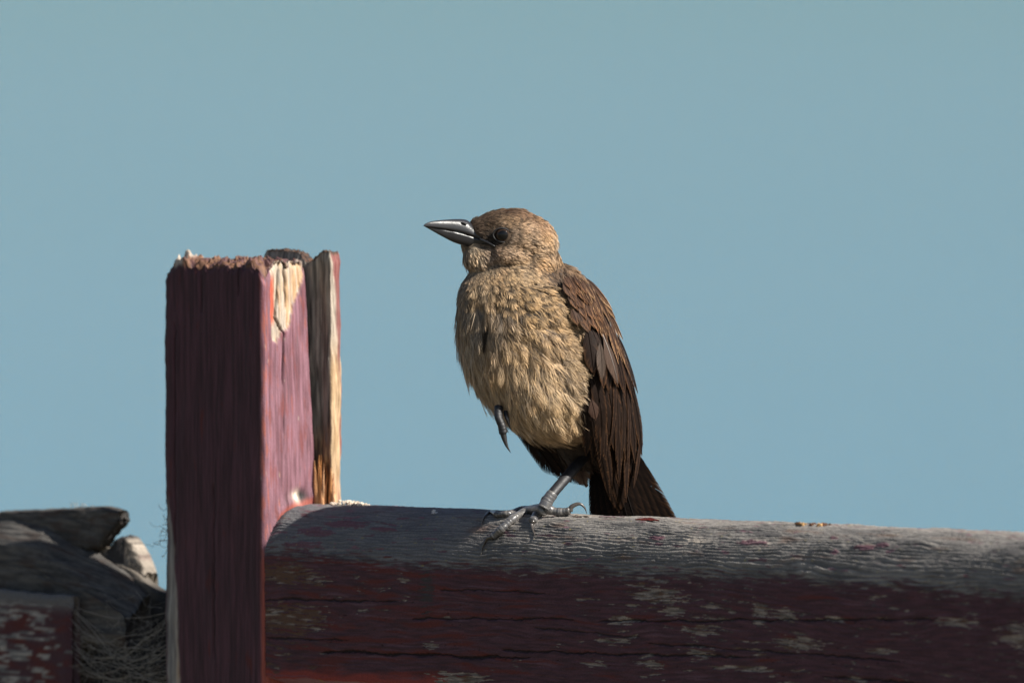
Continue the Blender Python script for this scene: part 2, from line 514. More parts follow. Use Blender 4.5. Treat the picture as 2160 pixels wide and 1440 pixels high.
    col = lerp(r, g, grey)
    edge_dark = sstep(6, 0, Q - edge) * sstep(-14, 0, Q - edge)  # dark band along the paint edge
    col = lerp(col, DARKW * 1.3, edge_dark * 0.55 * sstep(-.3, .2, fbm(Uu / 40, Q / 10, 41.0, 2)))
    col = lerp(col, np.array([0.012, 0.009, 0.009]), np.clip(crack, 0, 1) * 0.95)
    h[:, i3 + 2:] *= 0.3
    h[:, 0] *= 0.3
    # slow undulation of the top line
    sag = 3.5 * fbm(Uu / 330, 0.4, 50.0, 2)
    v = prof[None, :, 0] + nrm[None, :, 0] * h
    w = prof[None, :, 1] + nrm[None, :, 1] * h + sag * sstep(W0 - 160, W0, prof[None, :, 1])
    # worn corner at the post end
    fall = sstep(26, 0, Uu)
    w = w - 9 * fall * sstep(W0 - 140, W0 - 20, prof[None, :, 1])
    # ragged bottom edge
    w = w + sstep(W0 - 335, W0 - 362, prof[None, :, 1]) * (8 * fbm(Uu / 60, 2.0, 52.0, 4) + 6 * sstep(480, 520, Uu) * sstep(720, 560, Uu))
    vv = FW(Uu, v, w).reshape(-1, 3)
    f = grid_faces(m, n, True)
    cap0 = FW(np.full(n, uu[0] + 0.2), prof[:, 0] * 1.0, prof[:, 1])
    k = len(vv)
    ctr = FW(np.array([uu[0], uu[-1]]), np.array([105., 105.]), np.array([-140., -140.]))
    vv = np.concatenate([vv, ctr])
    j = np.arange(n)
    caps = np.concatenate([np.stack([np.full(n, k), j, (j + 1) % n], 1),
                           np.stack([np.full(n, k + 1), (m - 1) * n + (j + 1) % n, (m - 1) * n + j], 1)])
    cc = np.concatenate([col.reshape(-1, 3), np.tile(DARKW, (2, 1))])
    me = new_mesh('fence_rail', vv, [f, caps], cc)
    o = link('fence_rail', me, M_RAIL, label='long weathered rail with grey top and peeling maroon face, bird standing on it',
             category='fence rail')
    return o, vv, [f, caps]


rail_obj, rail_v, rail_f = build_rail()
_rt = []
for f in rail_f:
    _rt += f.tolist()
RAIL_BVH = BVHTree.FromPolygons(rail_v.tolist(), _rt)
del _rt


def rail_hit(px, py):
    o = Vector(CAM); d = (Vector(P(px, py, 0)) - o).normalized()
    h = RAIL_BVH.ray_cast(o, d)
    if h[0] is None:
        return None, None
    n = h[1] if h[1].dot(d) < 0 else -h[1]
    return np.array(h[0]), np.array(n)


# ------------------------------------------------------------------ posts and boards: rounded box with ragged top
def rounded_rect(u0, u1, v0, v1, rad, step):
    pts = []
    cs = [(u1 - rad, v0 + rad, -90), (u1 - rad, v1 - rad, 0), (u0 + rad, v1 - rad, 90), (u0 + rad, v0 + rad, 180)]
    for (cu, cv, a0) in cs:
        for a in np.linspace(a0, a0 + 90, 7):
            pts.append((cu + rad * math.cos(math.radians(a)), cv + rad * math.sin(math.radians(a))))
    pts = np.array(pts)
    out = []
    for i in range(len(pts)):
        a, b = pts[i], pts[(i + 1) % len(pts)]
        k = max(1, int(np.linalg.norm(b - a) / step))
        for t in range(k):
            out.append(a + (b - a) * t / k)
    return np.array(out)


def ragged_prism(rect, rad, w_lo, w_hi, top_fn, disp_fn, col_fn, step=3.0, wstep=4.0, rings=26, lean=None):
    pr = rounded_rect(*rect, rad, step)
    n = len(pr)
    c = np.array([(rect[0] + rect[1]) / 2, (rect[2] + rect[3]) / 2])
    tn = np.roll(pr, -1, 0) - np.roll(pr, 1, 0)
    nr = np.stack([tn[:, 1], -tn[:, 0]], 1)
    nr /= np.linalg.norm(nr, axis=1)[:, None]
    nr *= np.sign(np.sum(nr * (pr - c), 1))[:, None]
    rows = max(3, int((w_hi - w_lo) / wstep))
    s = np.linspace(0, 1, rows)[:, None]
    tp = top_fn(pr[:, 0], pr[:, 1])[None, :]
    # below w_body rows are straight, then they close in on the ragged top edge
    w = w_lo + (tp - w_lo) * s
    u = np.broadcast_to(pr[None, :, 0], w.shape); v = np.broadcast_to(pr[None, :, 1], w.shape)
    d = disp_fn(u, v, w, np.broadcast_to(nr[None, :, 0], w.shape), np.broadcast_to(nr[None, :, 1], w.shape))
    fade = sstep(1.0, 0.985, s)
    u2 = u + nr[None, :, 0] * (d - 3.5 * (1 - fade)); v2 = v + nr[None, :, 1] * (d - 3.5 * (1 - fade))
    col = col_fn(u, v, w, nr[None, :, 0] + 0 * w, nr[None, :, 1] + 0 * w, np.zeros_like(w))
    U_, V_, W_, Cc = [u2], [v2], [w], [col]
    for r in range(1, rings):
        k = 1 - r / (rings - 0.2)
        uu = c[0] + (pr[:, 0] - c[0]) * k; vv = c[1] + (pr[:, 1] - c[1]) * k
        ww = top_fn(uu, vv)
        U_.append(uu[None]); V_.append(vv[None]); W_.append(ww[None])
        Cc.append(col_fn(uu[None], vv[None], ww[None], nr[None, :, 0], nr[None, :, 1], np.ones((1, n))))
    u = np.concatenate(U_); v = np.concatenate(V_); w = np.concatenate(W_); col = np.concatenate(Cc)
    if lean is not None:
        u = u + lean(u, v, w)
    vv = FW(u, v, w).reshape(-1, 3)
    f = grid_faces(len(u), n, True)
    return vv, f[:, ::-1], col.reshape(-1, 3)


def build_post():
    top_w = 556.0

    def top(u, v):
        big = 9 * fbm(u / 40, v / 60, 60.0, 3)
        spk = 30 * np.abs(fbm(u / 17, v / 24, 61.0, 4)) + 7 * np.floor(2.5 * perlin(u / 21, v / 30, 58.0)) * .5
        t = top_w - 14 + big + spk
        t = t + 24 * np.exp(-(((u + 205) / 15) ** 2 + ((v - 30) / 45) ** 2))            # peak on the far left
        t = t - 18 * sstep(-215, -238, u)
        t = t + 14 * np.exp(-(((u + 95) / 22) ** 2)) * 0.3
        t = t - 12 * sstep(24, 0, v) * (0.6 + 0.8 * np.abs(perlin(u / 37, 0.4, 62.0)))     # front edge worn lower
        t = t - 22 * sstep(-16, 0, u) * sstep(60, 10, v)
        t = t - 16 * sstep(.15, .4, perlin(u / 28, v / 34, 57.0)) + 9 * np.exp(-(((u + 40) / 16) ** 2 + ((v - 40) / 40) ** 2))
        t = t + 8 * np.exp(-(((u + 6) / 12) ** 2 + ((v - 120) / 26) ** 2))
        return t

    def bare_mask(u, v, w, nu, nv):
        right = sstep(0.6, 0.9, nu)
        low = interp(v, [(0, 560), (30, 470), (40, 385), (62, 378), (80, 400), (110, 405), (130, 440), (150, 470), (175, 500), (200, 540)])
        j = 14 * fbm(v / 14, w / 40, 63.0, 3) + 7 * perlin(v / 5, w / 60, 64.0)
        m = right * sstep(-4, 4, w + j - low) * sstep(34, 44, v + 5 * fbm(w / 30, 1.0, 65.0, 3))
        e = right * sstep(196, 203, v + 9 * fbm(w / 45, 2.0, 66.0, 3)) * 0.8
        left = sstep(-0.6, -0.9, nu)
        lm = left * sstep(60, 20, w + 22 * fbm(v / 25, w / 60, 67.0, 3)) * sstep(-5, 12, v - interp(w, [(-400, 12), (-100, 10), (40, 0)]))
        fl = sstep(-0.6, -0.95, nv) * sstep(-222, -232, u - interp(w, [(-400, 22), (-200, 16), (-60, 6), (30, -4), (600, -10)]) + 5 * fbm(w / 40, u / 10, 68.0, 3)) * sstep(60, 0, w)
        return np.clip(m + e + lm + fl, 0, 1)

    def crack_mask(u, v, w, nu, nv):
        right = sstep(0.6, 0.9, nu)
        vc = interp(w, [(-20, 84), (60, 88), (200, 82), (330, 84), (395, 92), (430, 60), (560, 92)]) + 4 * perlin(w / 55, 3.0, 69.0)
        wd = 1.5 * sstep(-60, 0, w) + 2.2 * sstep(270, 340, w)
        c = np.exp(-((v - vc) / np.maximum(wd, .05)) ** 2) * right * np.maximum(sstep(270, 330, w), 0.45 * sstep(-.1, .3, perlin(w / 60, 9.0, 70.0)))
        vc2 = 108 + 5 * perlin(w / 30, 5.0, 71.0)
        c2 = np.exp(-((v - vc2) / 4.0) ** 2) * right * sstep(440, 470, w)
        fr = sstep(-0.6, -0.95, nv)
        cf = 0
        for (uc, wa, wb, sd) in ((-60, 470, 560, 1), (-150, 430, 540, 2), (-215, -100, 420, 3), (-120, -300, 80, 4)):
            uq = uc + 4 * fbm(w / 60, sd * 2.0, 72.0, 3)
            cf = np.maximum(cf, np.exp(-((u - uq) / 1.2) ** 2) * fr * sstep(wa, wa + 20, w) * sstep(wb, wb - 20, w))
        return np.clip(np.maximum(np.maximum(c, c2), cf), 0, 1)

    def disp(u, v, w, nu, nv):
        s = u * 0.9 + v * 1.1
        d = 1.5 * fbm(s / 16, w / 260, 73.0, 3) + 0.35 * fbm(s / 3.5, w / 60, 74.0, 2) + 4 * fbm(s / 90, w / 200, 75.0, 2)
        d = d + 4.5 * fbm(w / 34, s / 60, 76.0, 4) * np.exp(-(((u + 236) / 8) ** 2))     # chewed left edge
        b = bare_mask(u, v, w, nu, nv)
        d = d - b * (4.5 + 3.5 * fbm(s / 6, w / 70, 77.0, 3))
        d = d - 13 * crack_mask(u, v, w, nu, nv)
        # paint collar bulging round the rail
        right = sstep(0.6, 0.9, nu)
        ring = interp(v, [(0, -90), (20, -40), (60, 14), (120, 40), (200, 48)])
        d = d + 3 * right * np.exp(-((w - ring - 6) / 13) ** 2)
        d = d - 10 * right * np.exp(-(((w - 52) / 14) ** 2 + ((v - 140) / 26) ** 2))
        return d

    def colr(u, v, w, nu, nv, cap):
        s = u * 0.9 + v * 1.1
        st = fbm(s / 7, w / 190, 80.0, 3)
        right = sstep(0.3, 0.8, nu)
        blot = fbm(s / 60, w / 120, 81.0, 3)
        c = lerp(MAROON * 0.75, MAROON * 1.5, sstep(-.4, .4, st))
        c = lerp(c, PINK * 0.28, 0.6 * sstep(0.0, 0.5, fbm(s / 10, w / 300, 82.0, 3)))
        c = lerp(c, RED * 0.34, 0.7 * sstep(0.28, 0.5, fbm(s / 14, w / 90, 83.0, 4) + 0.3 * blot))
        # sunlit side: faded paint, made paler to put the sunlight into its colour
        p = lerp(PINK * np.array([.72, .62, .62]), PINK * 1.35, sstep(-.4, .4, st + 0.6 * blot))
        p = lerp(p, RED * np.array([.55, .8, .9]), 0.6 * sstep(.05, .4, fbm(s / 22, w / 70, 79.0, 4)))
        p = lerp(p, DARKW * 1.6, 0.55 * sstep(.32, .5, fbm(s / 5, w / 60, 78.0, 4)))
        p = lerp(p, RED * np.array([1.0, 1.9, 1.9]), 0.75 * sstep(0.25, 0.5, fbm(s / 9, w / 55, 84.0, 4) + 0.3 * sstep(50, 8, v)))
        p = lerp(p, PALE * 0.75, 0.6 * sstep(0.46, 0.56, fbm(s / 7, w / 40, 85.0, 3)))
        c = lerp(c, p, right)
        orange = right * sstep(34, 42, v + 4 * perlin(w / 18, 0.0, 86.0)) * sstep(60, 50, v + 6 * perlin(w / 22, 2.0, 86.0)) * sstep(405, 430, w) * sstep(530, 500, w)
        b = bare_mask(u, v, w, nu, nv)
        wood = lerp(PALE * 0.5, PALE * 0.95, sstep(-.4, .4, fbm(s / 5, w / 90, 87.0, 3)))
        wood = lerp(wood, TAN * np.array([.9, .85, .85]), 0.8 * sstep(-.1, .4, fbm(s / 9, w / 130, 88.0, 3) + 0.25 * sstep(110, 150, v)))
        wood = lerp(wood, BROWN, 0.7 * sstep(0.15, .4, fbm(s / 4, w / 90, 89.0, 3)))
        leftside = sstep(-200, -228, u)
        wood = lerp(wood, lerp(GREY, GREYL, sstep(-.3, .3, st)), leftside)
        c = lerp(c, wood, b)
        c = lerp(c, RED * np.array([1.5, 2.0, 1.6]), orange)
        c = lerp(c, np.array([0.02, 0.014, 0.012]), crack_mask(u, v, w, nu, nv) * 0.85)
        ring = interp(v, [(0, -90), (20, -40), (60, 14), (120, 40), (200, 48)])
        c = lerp(c, RED * np.array([1.1, 1.7, 1.5]), right * sstep(8, -4, w - ring) * 0.8)
        hole = right * np.exp(-(((w - 52) / 12) ** 2 + ((v - 140) / 24) ** 2))
        c = lerp(c, lerp(PALE * 1.2, DARKW, sstep(130, 150, v)), np.clip(hole * 1.4, 0, 1))
        # end grain
        e = lerp(BROWN * 0.6, BROWN * 1.7, sstep(-.4, .4, fbm(u / 8, v / 8, 90.0, 3)))
        e = lerp(e, PINK * 0.5, 0.7 * sstep(0.1, 0.35, fbm(u / 26, v / 26, 91.0, 3) + 0.25 * sstep(-150, -60, u)))
        e = lerp(e, PALE, sstep(-12, 6, u - 14 * fbm(v / 14, u / 20, 92.0, 2)) * sstep(40, 80, v))
        e = lerp(e, PALE * 0.9, sstep(0.3, 0.6, np.exp(-(((u + 208) / 12) ** 2))) * 0.8)
        fz = np.maximum(cap, sstep(top_w - 26, top_w - 14, w + 9 * fbm(s / 12, 0.5, 93.0, 3)) * (1 - b))
        return lerp(c, e, fz)

    vv, f, cc = ragged_prism((-244, 0, 0, 203), 13, -420, top_w, top, disp, colr, 2.6, 3.6, 34,
                             lean=lambda u, v, w: (v / 203.0) * interp(w, [(-400, 30), (0, 26), (560, -6)]) * 0.9)
    root = empty('fence_post', FW(-118, 100, -9000), 'maroon painted square fence post with ragged top and sunlit peeling side', 'fence post')
    me = new_mesh('post_body', vv, f, cc)
    link('post_shaft', me, M_POST, root)
    # the shaft goes on down to the water
    low = rounded_rect(-234, 2, 2, 205, 13, 20)
    zz = np.array([-416.0, -2000, -5000, -9000])
    g = FW(np.tile(low[:, 0], (4, 1)), np.tile(low[:, 1], (4, 1)), np.repeat(zz[:, None], len(low), 1)).reshape(-1, 3)
    link('lower_shaft', new_mesh('lower_shaft', g, grid_faces(4, len(low), True)[:, ::-1], np.tile(MAROON, (len(g), 1))), M_POST, root)
    return root


post = build_post()


def build_board():
    def top(u, v):
        t = 566 + 10 * fbm(u / 30, v / 40, 100.0, 3) + 14 * np.abs(fbm(u / 8, v / 10, 101.0, 3))
        t = t - 26 * np.exp(-(((u + 10) / 20) ** 2))
        t = t - 30 * sstep(-100, -140, u)
        t = t - 18 * sstep(40, 56, u)
        return t

    def disp(u, v, w, nu, nv):
        d = 6 * fbm(u / 13, w / 210, 102.0, 3) + 2.5 * fbm(u / 5, w / 80, 103.0, 2) + 6 * fbm(v / 20, w / 90, 104.0, 3)
        fr = sstep(-0.5, -0.9, nv)
        d = d - fr * 12 * np.exp(-((u - 18 - 6 * perlin(w / 80, 0, 105.0)) / 13) ** 2) * sstep(580, 520, w)
        rot = sstep(150, 60, w + 40 * fbm(u / 12, w / 30, 106.0, 3))
        d = d - fr * rot * (18 + 10 * fbm(u / 6, w / 30, 107.0, 3))
        d = d - 3 * fr * np.exp(-((u - 6 - 4 * perlin(w / 60, 3, 105.0)) / 2.0) ** 2)
        return d

    def colr(u, v, w, nu, nv, cap):
        st = fbm(u / 6 + v / 7, w / 140, 108.0, 3)
        c = lerp(np.array([.09, .085, .072]), np.array([.34, .31, .255]), sstep(-.4, .4, st))
        c = lerp(c, DARKW * 0.8, 0.75 * sstep(0.12, .4, fbm(u / 9, w / 130, 109.0, 3)))
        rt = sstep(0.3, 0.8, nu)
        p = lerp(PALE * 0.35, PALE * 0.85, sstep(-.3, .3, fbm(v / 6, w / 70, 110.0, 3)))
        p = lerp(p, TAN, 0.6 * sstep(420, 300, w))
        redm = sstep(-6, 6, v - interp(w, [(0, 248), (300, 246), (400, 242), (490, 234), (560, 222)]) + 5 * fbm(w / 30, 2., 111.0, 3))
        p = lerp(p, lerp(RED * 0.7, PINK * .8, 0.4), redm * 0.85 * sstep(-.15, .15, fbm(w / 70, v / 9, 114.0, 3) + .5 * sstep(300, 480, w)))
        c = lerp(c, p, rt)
        rot = sstep(230, 110, w + 40 * fbm(u / 12, w / 30, 106.0, 3)) * (1 - rt)
        c = lerp(c, lerp(BROWN, TAN * 1.1, sstep(-.2, .4, fbm(u / 5, w / 40, 112.0, 3))), rot)
        e = lerp(DARKW, BROWN * 1.1, sstep(-.3, .4, fbm(u / 7, v / 7, 113.0, 3)))
        return lerp(c, e, cap)

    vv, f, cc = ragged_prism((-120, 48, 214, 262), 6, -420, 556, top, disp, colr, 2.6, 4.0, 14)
    root = empty('weathered_board', FW(-20, 238, -420), 'split unpainted grey board standing behind the maroon post', 'board')
    link('board_plank', new_mesh('board_plank', vv, f, cc), M_BARE, root)
    # loose splinters at its rotten foot
    rs = np.random.default_rng(5)
    for i in range(13):
        u = rs.uniform(10, 40); v = rs.uniform(192, 212); hgt = rs.uniform(50, 150) * (1 if i % 3 else 0.7)
        if i > 9: u = rs.uniform(40, 58); v = rs.uniform(206, 220); hgt = rs.uniform(60, 95)
        wd = rs.uniform(4, 10)
        n = 9
        t = np.linspace(0, 1, n)
        path = FW(u + 5 * t * rs.normal() + 2 * fbm(t * 3, i * 2.0, 3.0), v + 4 * t * rs.normal(), 20 + hgt * t)
        v_, f_ = tube(path, U * wd * np.clip(1.05 - t ** 2.2, 0.08, 1), 6, 0.55)
        cb = lerp(TAN * np.array([1.15, .8, .5]), PALE, rs.uniform(0, .4))
        c_ = cb * (1 + 0.25 * rs.normal(size=(len(v_), 1)).clip(-1, 1))
        link('splinter', new_mesh('splinter', v_, f_, c_, smooth=False), M_BARE, root)
    return root


board = build_board()


# ------------------------------------------------------------------ broken rail on the far side of the post
def rough_blob(pts_u, prof_fn, nu, nq, disp, colf):
    pass


def build_broken_rail():
    root = empty('broken_rail', FW(-600, 100, -325), 'broken hollow rail end, grey and out of focus behind the post', 'fence rail')

    def slab(name, u0, u1, vf, vb, wtop, wbot, dsp, colf, nu=120, nq=120, endfn=None):
        """closed loop: front bottom, front top, back top, back bottom; wtop/vf... are functions of u"""
        uu = np.linspace(u0, u1, nu)
        q = np.linspace(0, 4, nq, endpoint=False)
        Uu, Q = np.meshgrid(uu, q, indexing='ij')
        a, b, c, d = vf(Uu), vb(Uu), wtop(Uu), wbot(Uu)
        k = Q % 1
        side = np.floor(Q)
        rd = lambda t: t
        v = np.where(side == 0, a, np.where(side == 1, a + (b - a) * k, np.where(side == 2, b, b + (a - b) * k)))
        w = np.where(side == 0, d + (c - d) * k, np.where(side == 1, c, np.where(side == 2, c + (d - c) * k, d)))
        # soften the corners
        cu, cw = (a + b) / 2, (c + d) / 2
        dx, dy = (v - cu) / (abs(b - a) / 2 + 1e-6), (w - cw) / (abs(c - d) / 2 + 1e-6)
        rr = np.maximum(1, (np.abs(dx) ** 8 + np.abs(dy) ** 8) ** (1 / 8))
        v = cu + (v - cu) / rr; w = cw + (w - cw) / rr
        u, v, w = dsp(Uu, v, w, dx, dy)
        col = colf(Uu, v, w, dx, dy) * {'shell_remnant': 0.6, 'front_shell': 1.0}.get(name, 0.4)  # log parts darkened in colour to stand in for shade on them
        fib = 5.5 * (np.abs(fbm(Uu / 90, (v + 1.3 * w) / 9, 170.0, 4)) - .25) * (name not in ('front_shell',))
        v = v - fib * (dx < 0); w = w + fib
        u = u - 34; w = w - (30 if name == 'jagged_fin' else 36) - (22 if name == 'front_shell' else 0)
        vv = FW(u, v, w).reshape(-1, 3)
        ctr = np.stack([FW(u[0].mean(), v[0].mean(), w[0].mean()), FW(u[-1].mean(), v[-1].mean(), w[-1].mean())])
        n0 = nu * nq
        j = np.arange(nq)
        caps = np.concatenate([np.stack([np.full(nq, n0), j, (j + 1) % nq], 1), np.stack([np.full(nq, n0 + 1), (nu - 1) * nq + (j + 1) % nq, (nu - 1) * nq + j], 1)])
        vv = np.concatenate([vv, ctr])
        cc = np.concatenate([col.reshape(-1, 3), col[0].mean(0)[None], col[-1].mean(0)[None]])
        return link(name, new_mesh(name, vv, [grid_faces(nu, nq, True), caps], cc), M_RAIL, root)

    C = lambda x: (lambda u: np.full_like(u, x))

    # painted outer shell of the front, broken off short of the post
    def d1(u, v, w, dx, dy):
        n = 3 * fbm(u / 90, w / 14, 120.0, 3) + 2 * fbm(u / 20, w / 6, 121.0, 2)
        end = sstep(-455, -441, u)
        return u + 6 * fbm(w / 14, v / 14, 122.0, 3) * end, v - n * sstep(-0.5, -0.9, dx) + 8 * end * sstep(-0.5, -1, dx), w + 7 * fbm(u / 40, 1.0, 123.0, 3) * sstep(.5, .95, dy)

    def c1(u, v, w, dx, dy):
        r = lerp(MAROON, RED * 0.3, sstep(-.2, .4, fbm(u / 60, w / 20, 124.0, 3)))
        b = sstep(0.02, 0.14, fbm(u / 55, w / 9, 125.0, 4) + 0.12 * sstep(-560, -640, u) + 0.25 * sstep(-150, -115, w) - 0.2 * sstep(-500, -460, u))
        r = lerp(r, lerp(GREY, GREYL * 1.1, sstep(-.3, .3, fbm(u / 30, w / 5, 126.0, 2))), b)
        return lerp(r, GREY, sstep(0.6, 0.95, dy))

    slab('front_shell', -1500, -441, C(4), C(44), lambda u: interp(u, [(-1500, -90), (-700, -104), (-640, -112), (-500, -118), (-441, -120)]), C(-346), d1, c1, 170, 160)

    # grey split core sloping down towards the post
    def d2(u, v, w, dx, dy):
        g = gr(u, v)
        n = 7 * fbm(u / 120, (v + w) / 18, 130.0, 3) + 3 * fbm(u / 30, (v + w) / 7, 131.0, 2)
        sl = sstep(.2, .9, dy)
        # top surface falls towards the viewer
        w = w - sl * 58 * sstep(150, 30, v)
        return u + 10 * fbm(v / 20, w / 20, 132.0, 3) * sstep(-430, -330, u), v - n * sstep(-.3, -.9, dx), w + n * sl - 10 * np.exp(-((v - 92 - 0.1 * u) / 7) ** 2) * sl

    gr = lambda u, v: 0

    def c2(u, v, w, dx, dy):
        c = lerp(GREY * 0.6, GREYL * 0.85, sstep(-.4, .4, fbm(u / 110, (v + w) / 8, 133.0, 3)))
        c = lerp(c, BROWN * 0.9, 0.6 * sstep(0.0, .4, fbm(u / 60, (v + w) / 30, 134.0, 3)))
        return lerp(c, DARKW, 0.8 * sstep(0.15, .4, fbm(u / 70, (v + w) / 12, 135.0, 3)))

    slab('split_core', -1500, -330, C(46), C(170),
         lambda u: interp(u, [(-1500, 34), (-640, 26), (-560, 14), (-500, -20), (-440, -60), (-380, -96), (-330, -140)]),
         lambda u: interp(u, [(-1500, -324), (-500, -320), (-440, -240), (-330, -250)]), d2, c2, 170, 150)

    # jagged fin of top wood reaching towards the post
    def d3(u, v, w, dx, dy):
        n = 6 * fbm(u / 40, (v + w) / 14, 140.0, 3)
        rag = 10 * fbm(u / 16, v / 18, 141.0, 3) * sstep(-.3, -.9, dy)
        e = sstep(-440, -395, u)
        return u + 14 * e * fbm(w / 10, v / 16, 142.0, 2), v - n * 0.6, w + n * 0.5 + rag

    def c3(u, v, w, dx, dy):
        c = lerp(GREY * 0.55, GREYL * 0.8, sstep(-.4, .4, fbm(u / 60, (v + w) / 9, 143.0, 3)))
        c = lerp(c, BROWN * 0.9, 0.6 * sstep(0.0, .3, fbm(u / 40, (v + w) / 16, 144.0, 3)))
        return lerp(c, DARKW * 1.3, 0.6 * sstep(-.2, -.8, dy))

    slab('jagged_fin', -680, -392, lambda u: interp(u, [(-680, 110), (-500, 112), (-392, 126)]), lambda u: interp(u, [(-680, 208), (-392, 176)]),
         lambda u: interp(u, [(-680, 24), (-560, 32), (-470, 40), (-430, 42), (-392, 35)]),
         lambda u: interp(u, [(-680, -30), (-540, -40), (-470, -52), (-440, -44), (-415, -14), (-392, 12)]), d3, c3, 80, 90)

    # curled remnant of the outer shell at the back
    def d4(u, v, w, dx, dy):
        n = 5 * fbm(u / 20, (v + w) / 14, 150.0, 3)
        return u, v - n, w + n

    def c4(u, v, w, dx, dy):
        c = lerp(PALE * 0.35, PALE * 0.95, sstep(-.3, .3, fbm(u / 9, w / 22, 151.0, 4)))
        c = lerp(c, DARKW * 1.4, sstep(-388, -400, u + 4 * fbm(w / 20, v / 20, 154.0, 2)))
        return lerp(c, lerp(RED * 0.7, PINK, .5), 0.7 * sstep(-372, -362, u + 6 * fbm(w / 12, v / 12, 152.0, 2)) * sstep(-70, -52, w))

    slab('shell_remnant', -434, -354, lambda u: interp(u, [(-434, 150), (-354, 176)]), lambda u: interp(u, [(-434, 232), (-354, 236)]),
         lambda u: interp(u, [(-434, -44), (-420, -22), (-408, -15), (-396, -17), (-384, -30), (-370, -52), (-360, -74), (-354, -92)]), C(-190), d4, c4, 60, 80)

    # far wall of the hollow, running on to the post
    def d5(u, v, w, dx, dy):
        n = 8 * fbm(u / 40, (v + w) / 20, 160.0, 3)
        return u, v - n, w + 0.6 * n

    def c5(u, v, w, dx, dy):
        c = lerp(DARKW * 0.5, DARKW * 1.3, sstep(-.3, .3, fbm(u / 40, w / 12, 161.0, 3)))  # near-black colour puts the hollow's shade into its far wall
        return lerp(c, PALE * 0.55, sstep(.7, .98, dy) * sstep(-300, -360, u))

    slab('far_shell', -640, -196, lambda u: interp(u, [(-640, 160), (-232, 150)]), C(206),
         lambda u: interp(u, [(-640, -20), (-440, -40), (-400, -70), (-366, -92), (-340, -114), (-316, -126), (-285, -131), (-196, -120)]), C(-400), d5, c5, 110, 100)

    # lower floor of the hollow
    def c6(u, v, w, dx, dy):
        return lerp(DARKW * 0.5, BROWN * 0.7, sstep(0, .4, fbm(u / 30, w / 20, 163.0, 3)))  # floor kept nearly black too, shade of the hollow painted in
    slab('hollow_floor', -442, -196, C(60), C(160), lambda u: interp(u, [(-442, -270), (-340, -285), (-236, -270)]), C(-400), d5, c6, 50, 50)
    return root


broken = build_broken_rail()


def build_cobweb():
    """tangled dusty spider threads in the hollow and wisps on the post's edge"""
    rs = np.random.default_rng(11)
    parts = []

    def strand(a, b, sag, rad, wob=6, n=12):
        t = np.linspace(0, 1, n)[:, None]
        p = a + (b - a) * t
        p[:, 2] -= sag * 4 * (t * (1 - t))[:, 0]
        sd = rs.uniform(0, 99)
        for k in range(3):
            p[:, k] += wob * perlin(t[:, 0] * 4 + sd, k * 3.3 + sd, 1.0)
        parts.append(tube(FW(p[:, 0], p[:, 1], p[:, 2]), np.full(n, rad * U), 3))
    for i in range(300):
        u = rs.uniform(-478, -240); v = rs.uniform(20, 110)
        w = rs.uniform(-360, -165 - 60 * rs.random())
        if rs.random() < .55: w = rs.uniform(-362, -265)
        a = np.array([u, v, w]); b = a + rs.normal(size=3) * np.array([60, 22, 42])
        b[2] = min(b[2], -165); b[0] = np.clip(b[0], -482, -238); b[1] = np.clip(b[1], 6, 150)
        strand(a, b, abs(rs.normal()) * 16, rs.uniform(.14, .36), 9)
    for i in range(26):
        a = np.array([-479 + rs.uniform(-3, 3), rs.uniform(2, 40), rs.uniform(-355, -185)])
        b = np.array([-238, rs.uniform(4, 90), rs.uniform(-360, -170)])
        strand(a, b, rs.uniform(10, 60), rs.uniform(.3, .7), 12, 18)
    v, f, _ = merge(parts)
    m, N, L, b = mat_base('dusty_cobweb')
    b.inputs['Base Color'].default_value = (0.30, 0.28, 0.25, 1)
    b.inputs['Roughness'].default_value = 0.8
    link('cobweb', new_mesh('cobweb', v, f), m, label='tangled dusty cobweb in the hollow of the broken rail', category='cobweb', kind='stuff')
    parts.clear()
    for i in range(16):                                                           # wisps
        a = np.array([-240, rs.uniform(10, 60), rs.uniform(-60, 20)])
        b = a + np.array([rs.uniform(-60, -8), rs.uniform(-20, 20), rs.uniform(-40, 30)])
        strand(a, b, 5, rs.uniform(.4, .8), 10)
    for i in range(7):
        a = np.array([rs.uniform(-554, -504), rs.uniform(120, 160), 2]); b = a + np.array([rs.uniform(-12, 22), 5, rs.uniform(-2, 6)])
        strand(a, b, -rs.uniform(6, 18), .6, 4)
    v, f, _ = merge(parts)
    link('thread_wisps', new_mesh('thread_wisps', v, f), m, label='fine loose spider threads on the edges of post and broken rail', category='cobweb', kind='stuff')


build_cobweb()

# ------------------------------------------------------------------ bird: body surface
BIRD = empty('bird', P(1150, 1078, 0), 'brown and buff bird with black bill standing on one leg on the rail', 'bird')


def ellipsoid(c, r, rot=0.0, n=22):
    """ellipsoid in raster units about (px,py,depth); rot tilts it in the picture plane"""
    th = np.linspace(0, np.pi, n); ph = np.linspace(0, 2 * np.pi, 2 * n, endpoint=False)
    T, F = np.meshgrid(th, ph, indexing='ij')
    x = r[0] * np.sin(T) * np.cos(F); y = r[1] * np.cos(T); z = r[2] * np.sin(T) * np.sin(F)
    a = math.radians(rot)
    X = c[0] + x * math.cos(a) - y * math.sin(a); Y = c[1] + x * math.sin(a) + y * math.cos(a)
    return B(X, Y, c[2] + z).reshape(-1, 3), grid_faces(n, 2 * n, True)


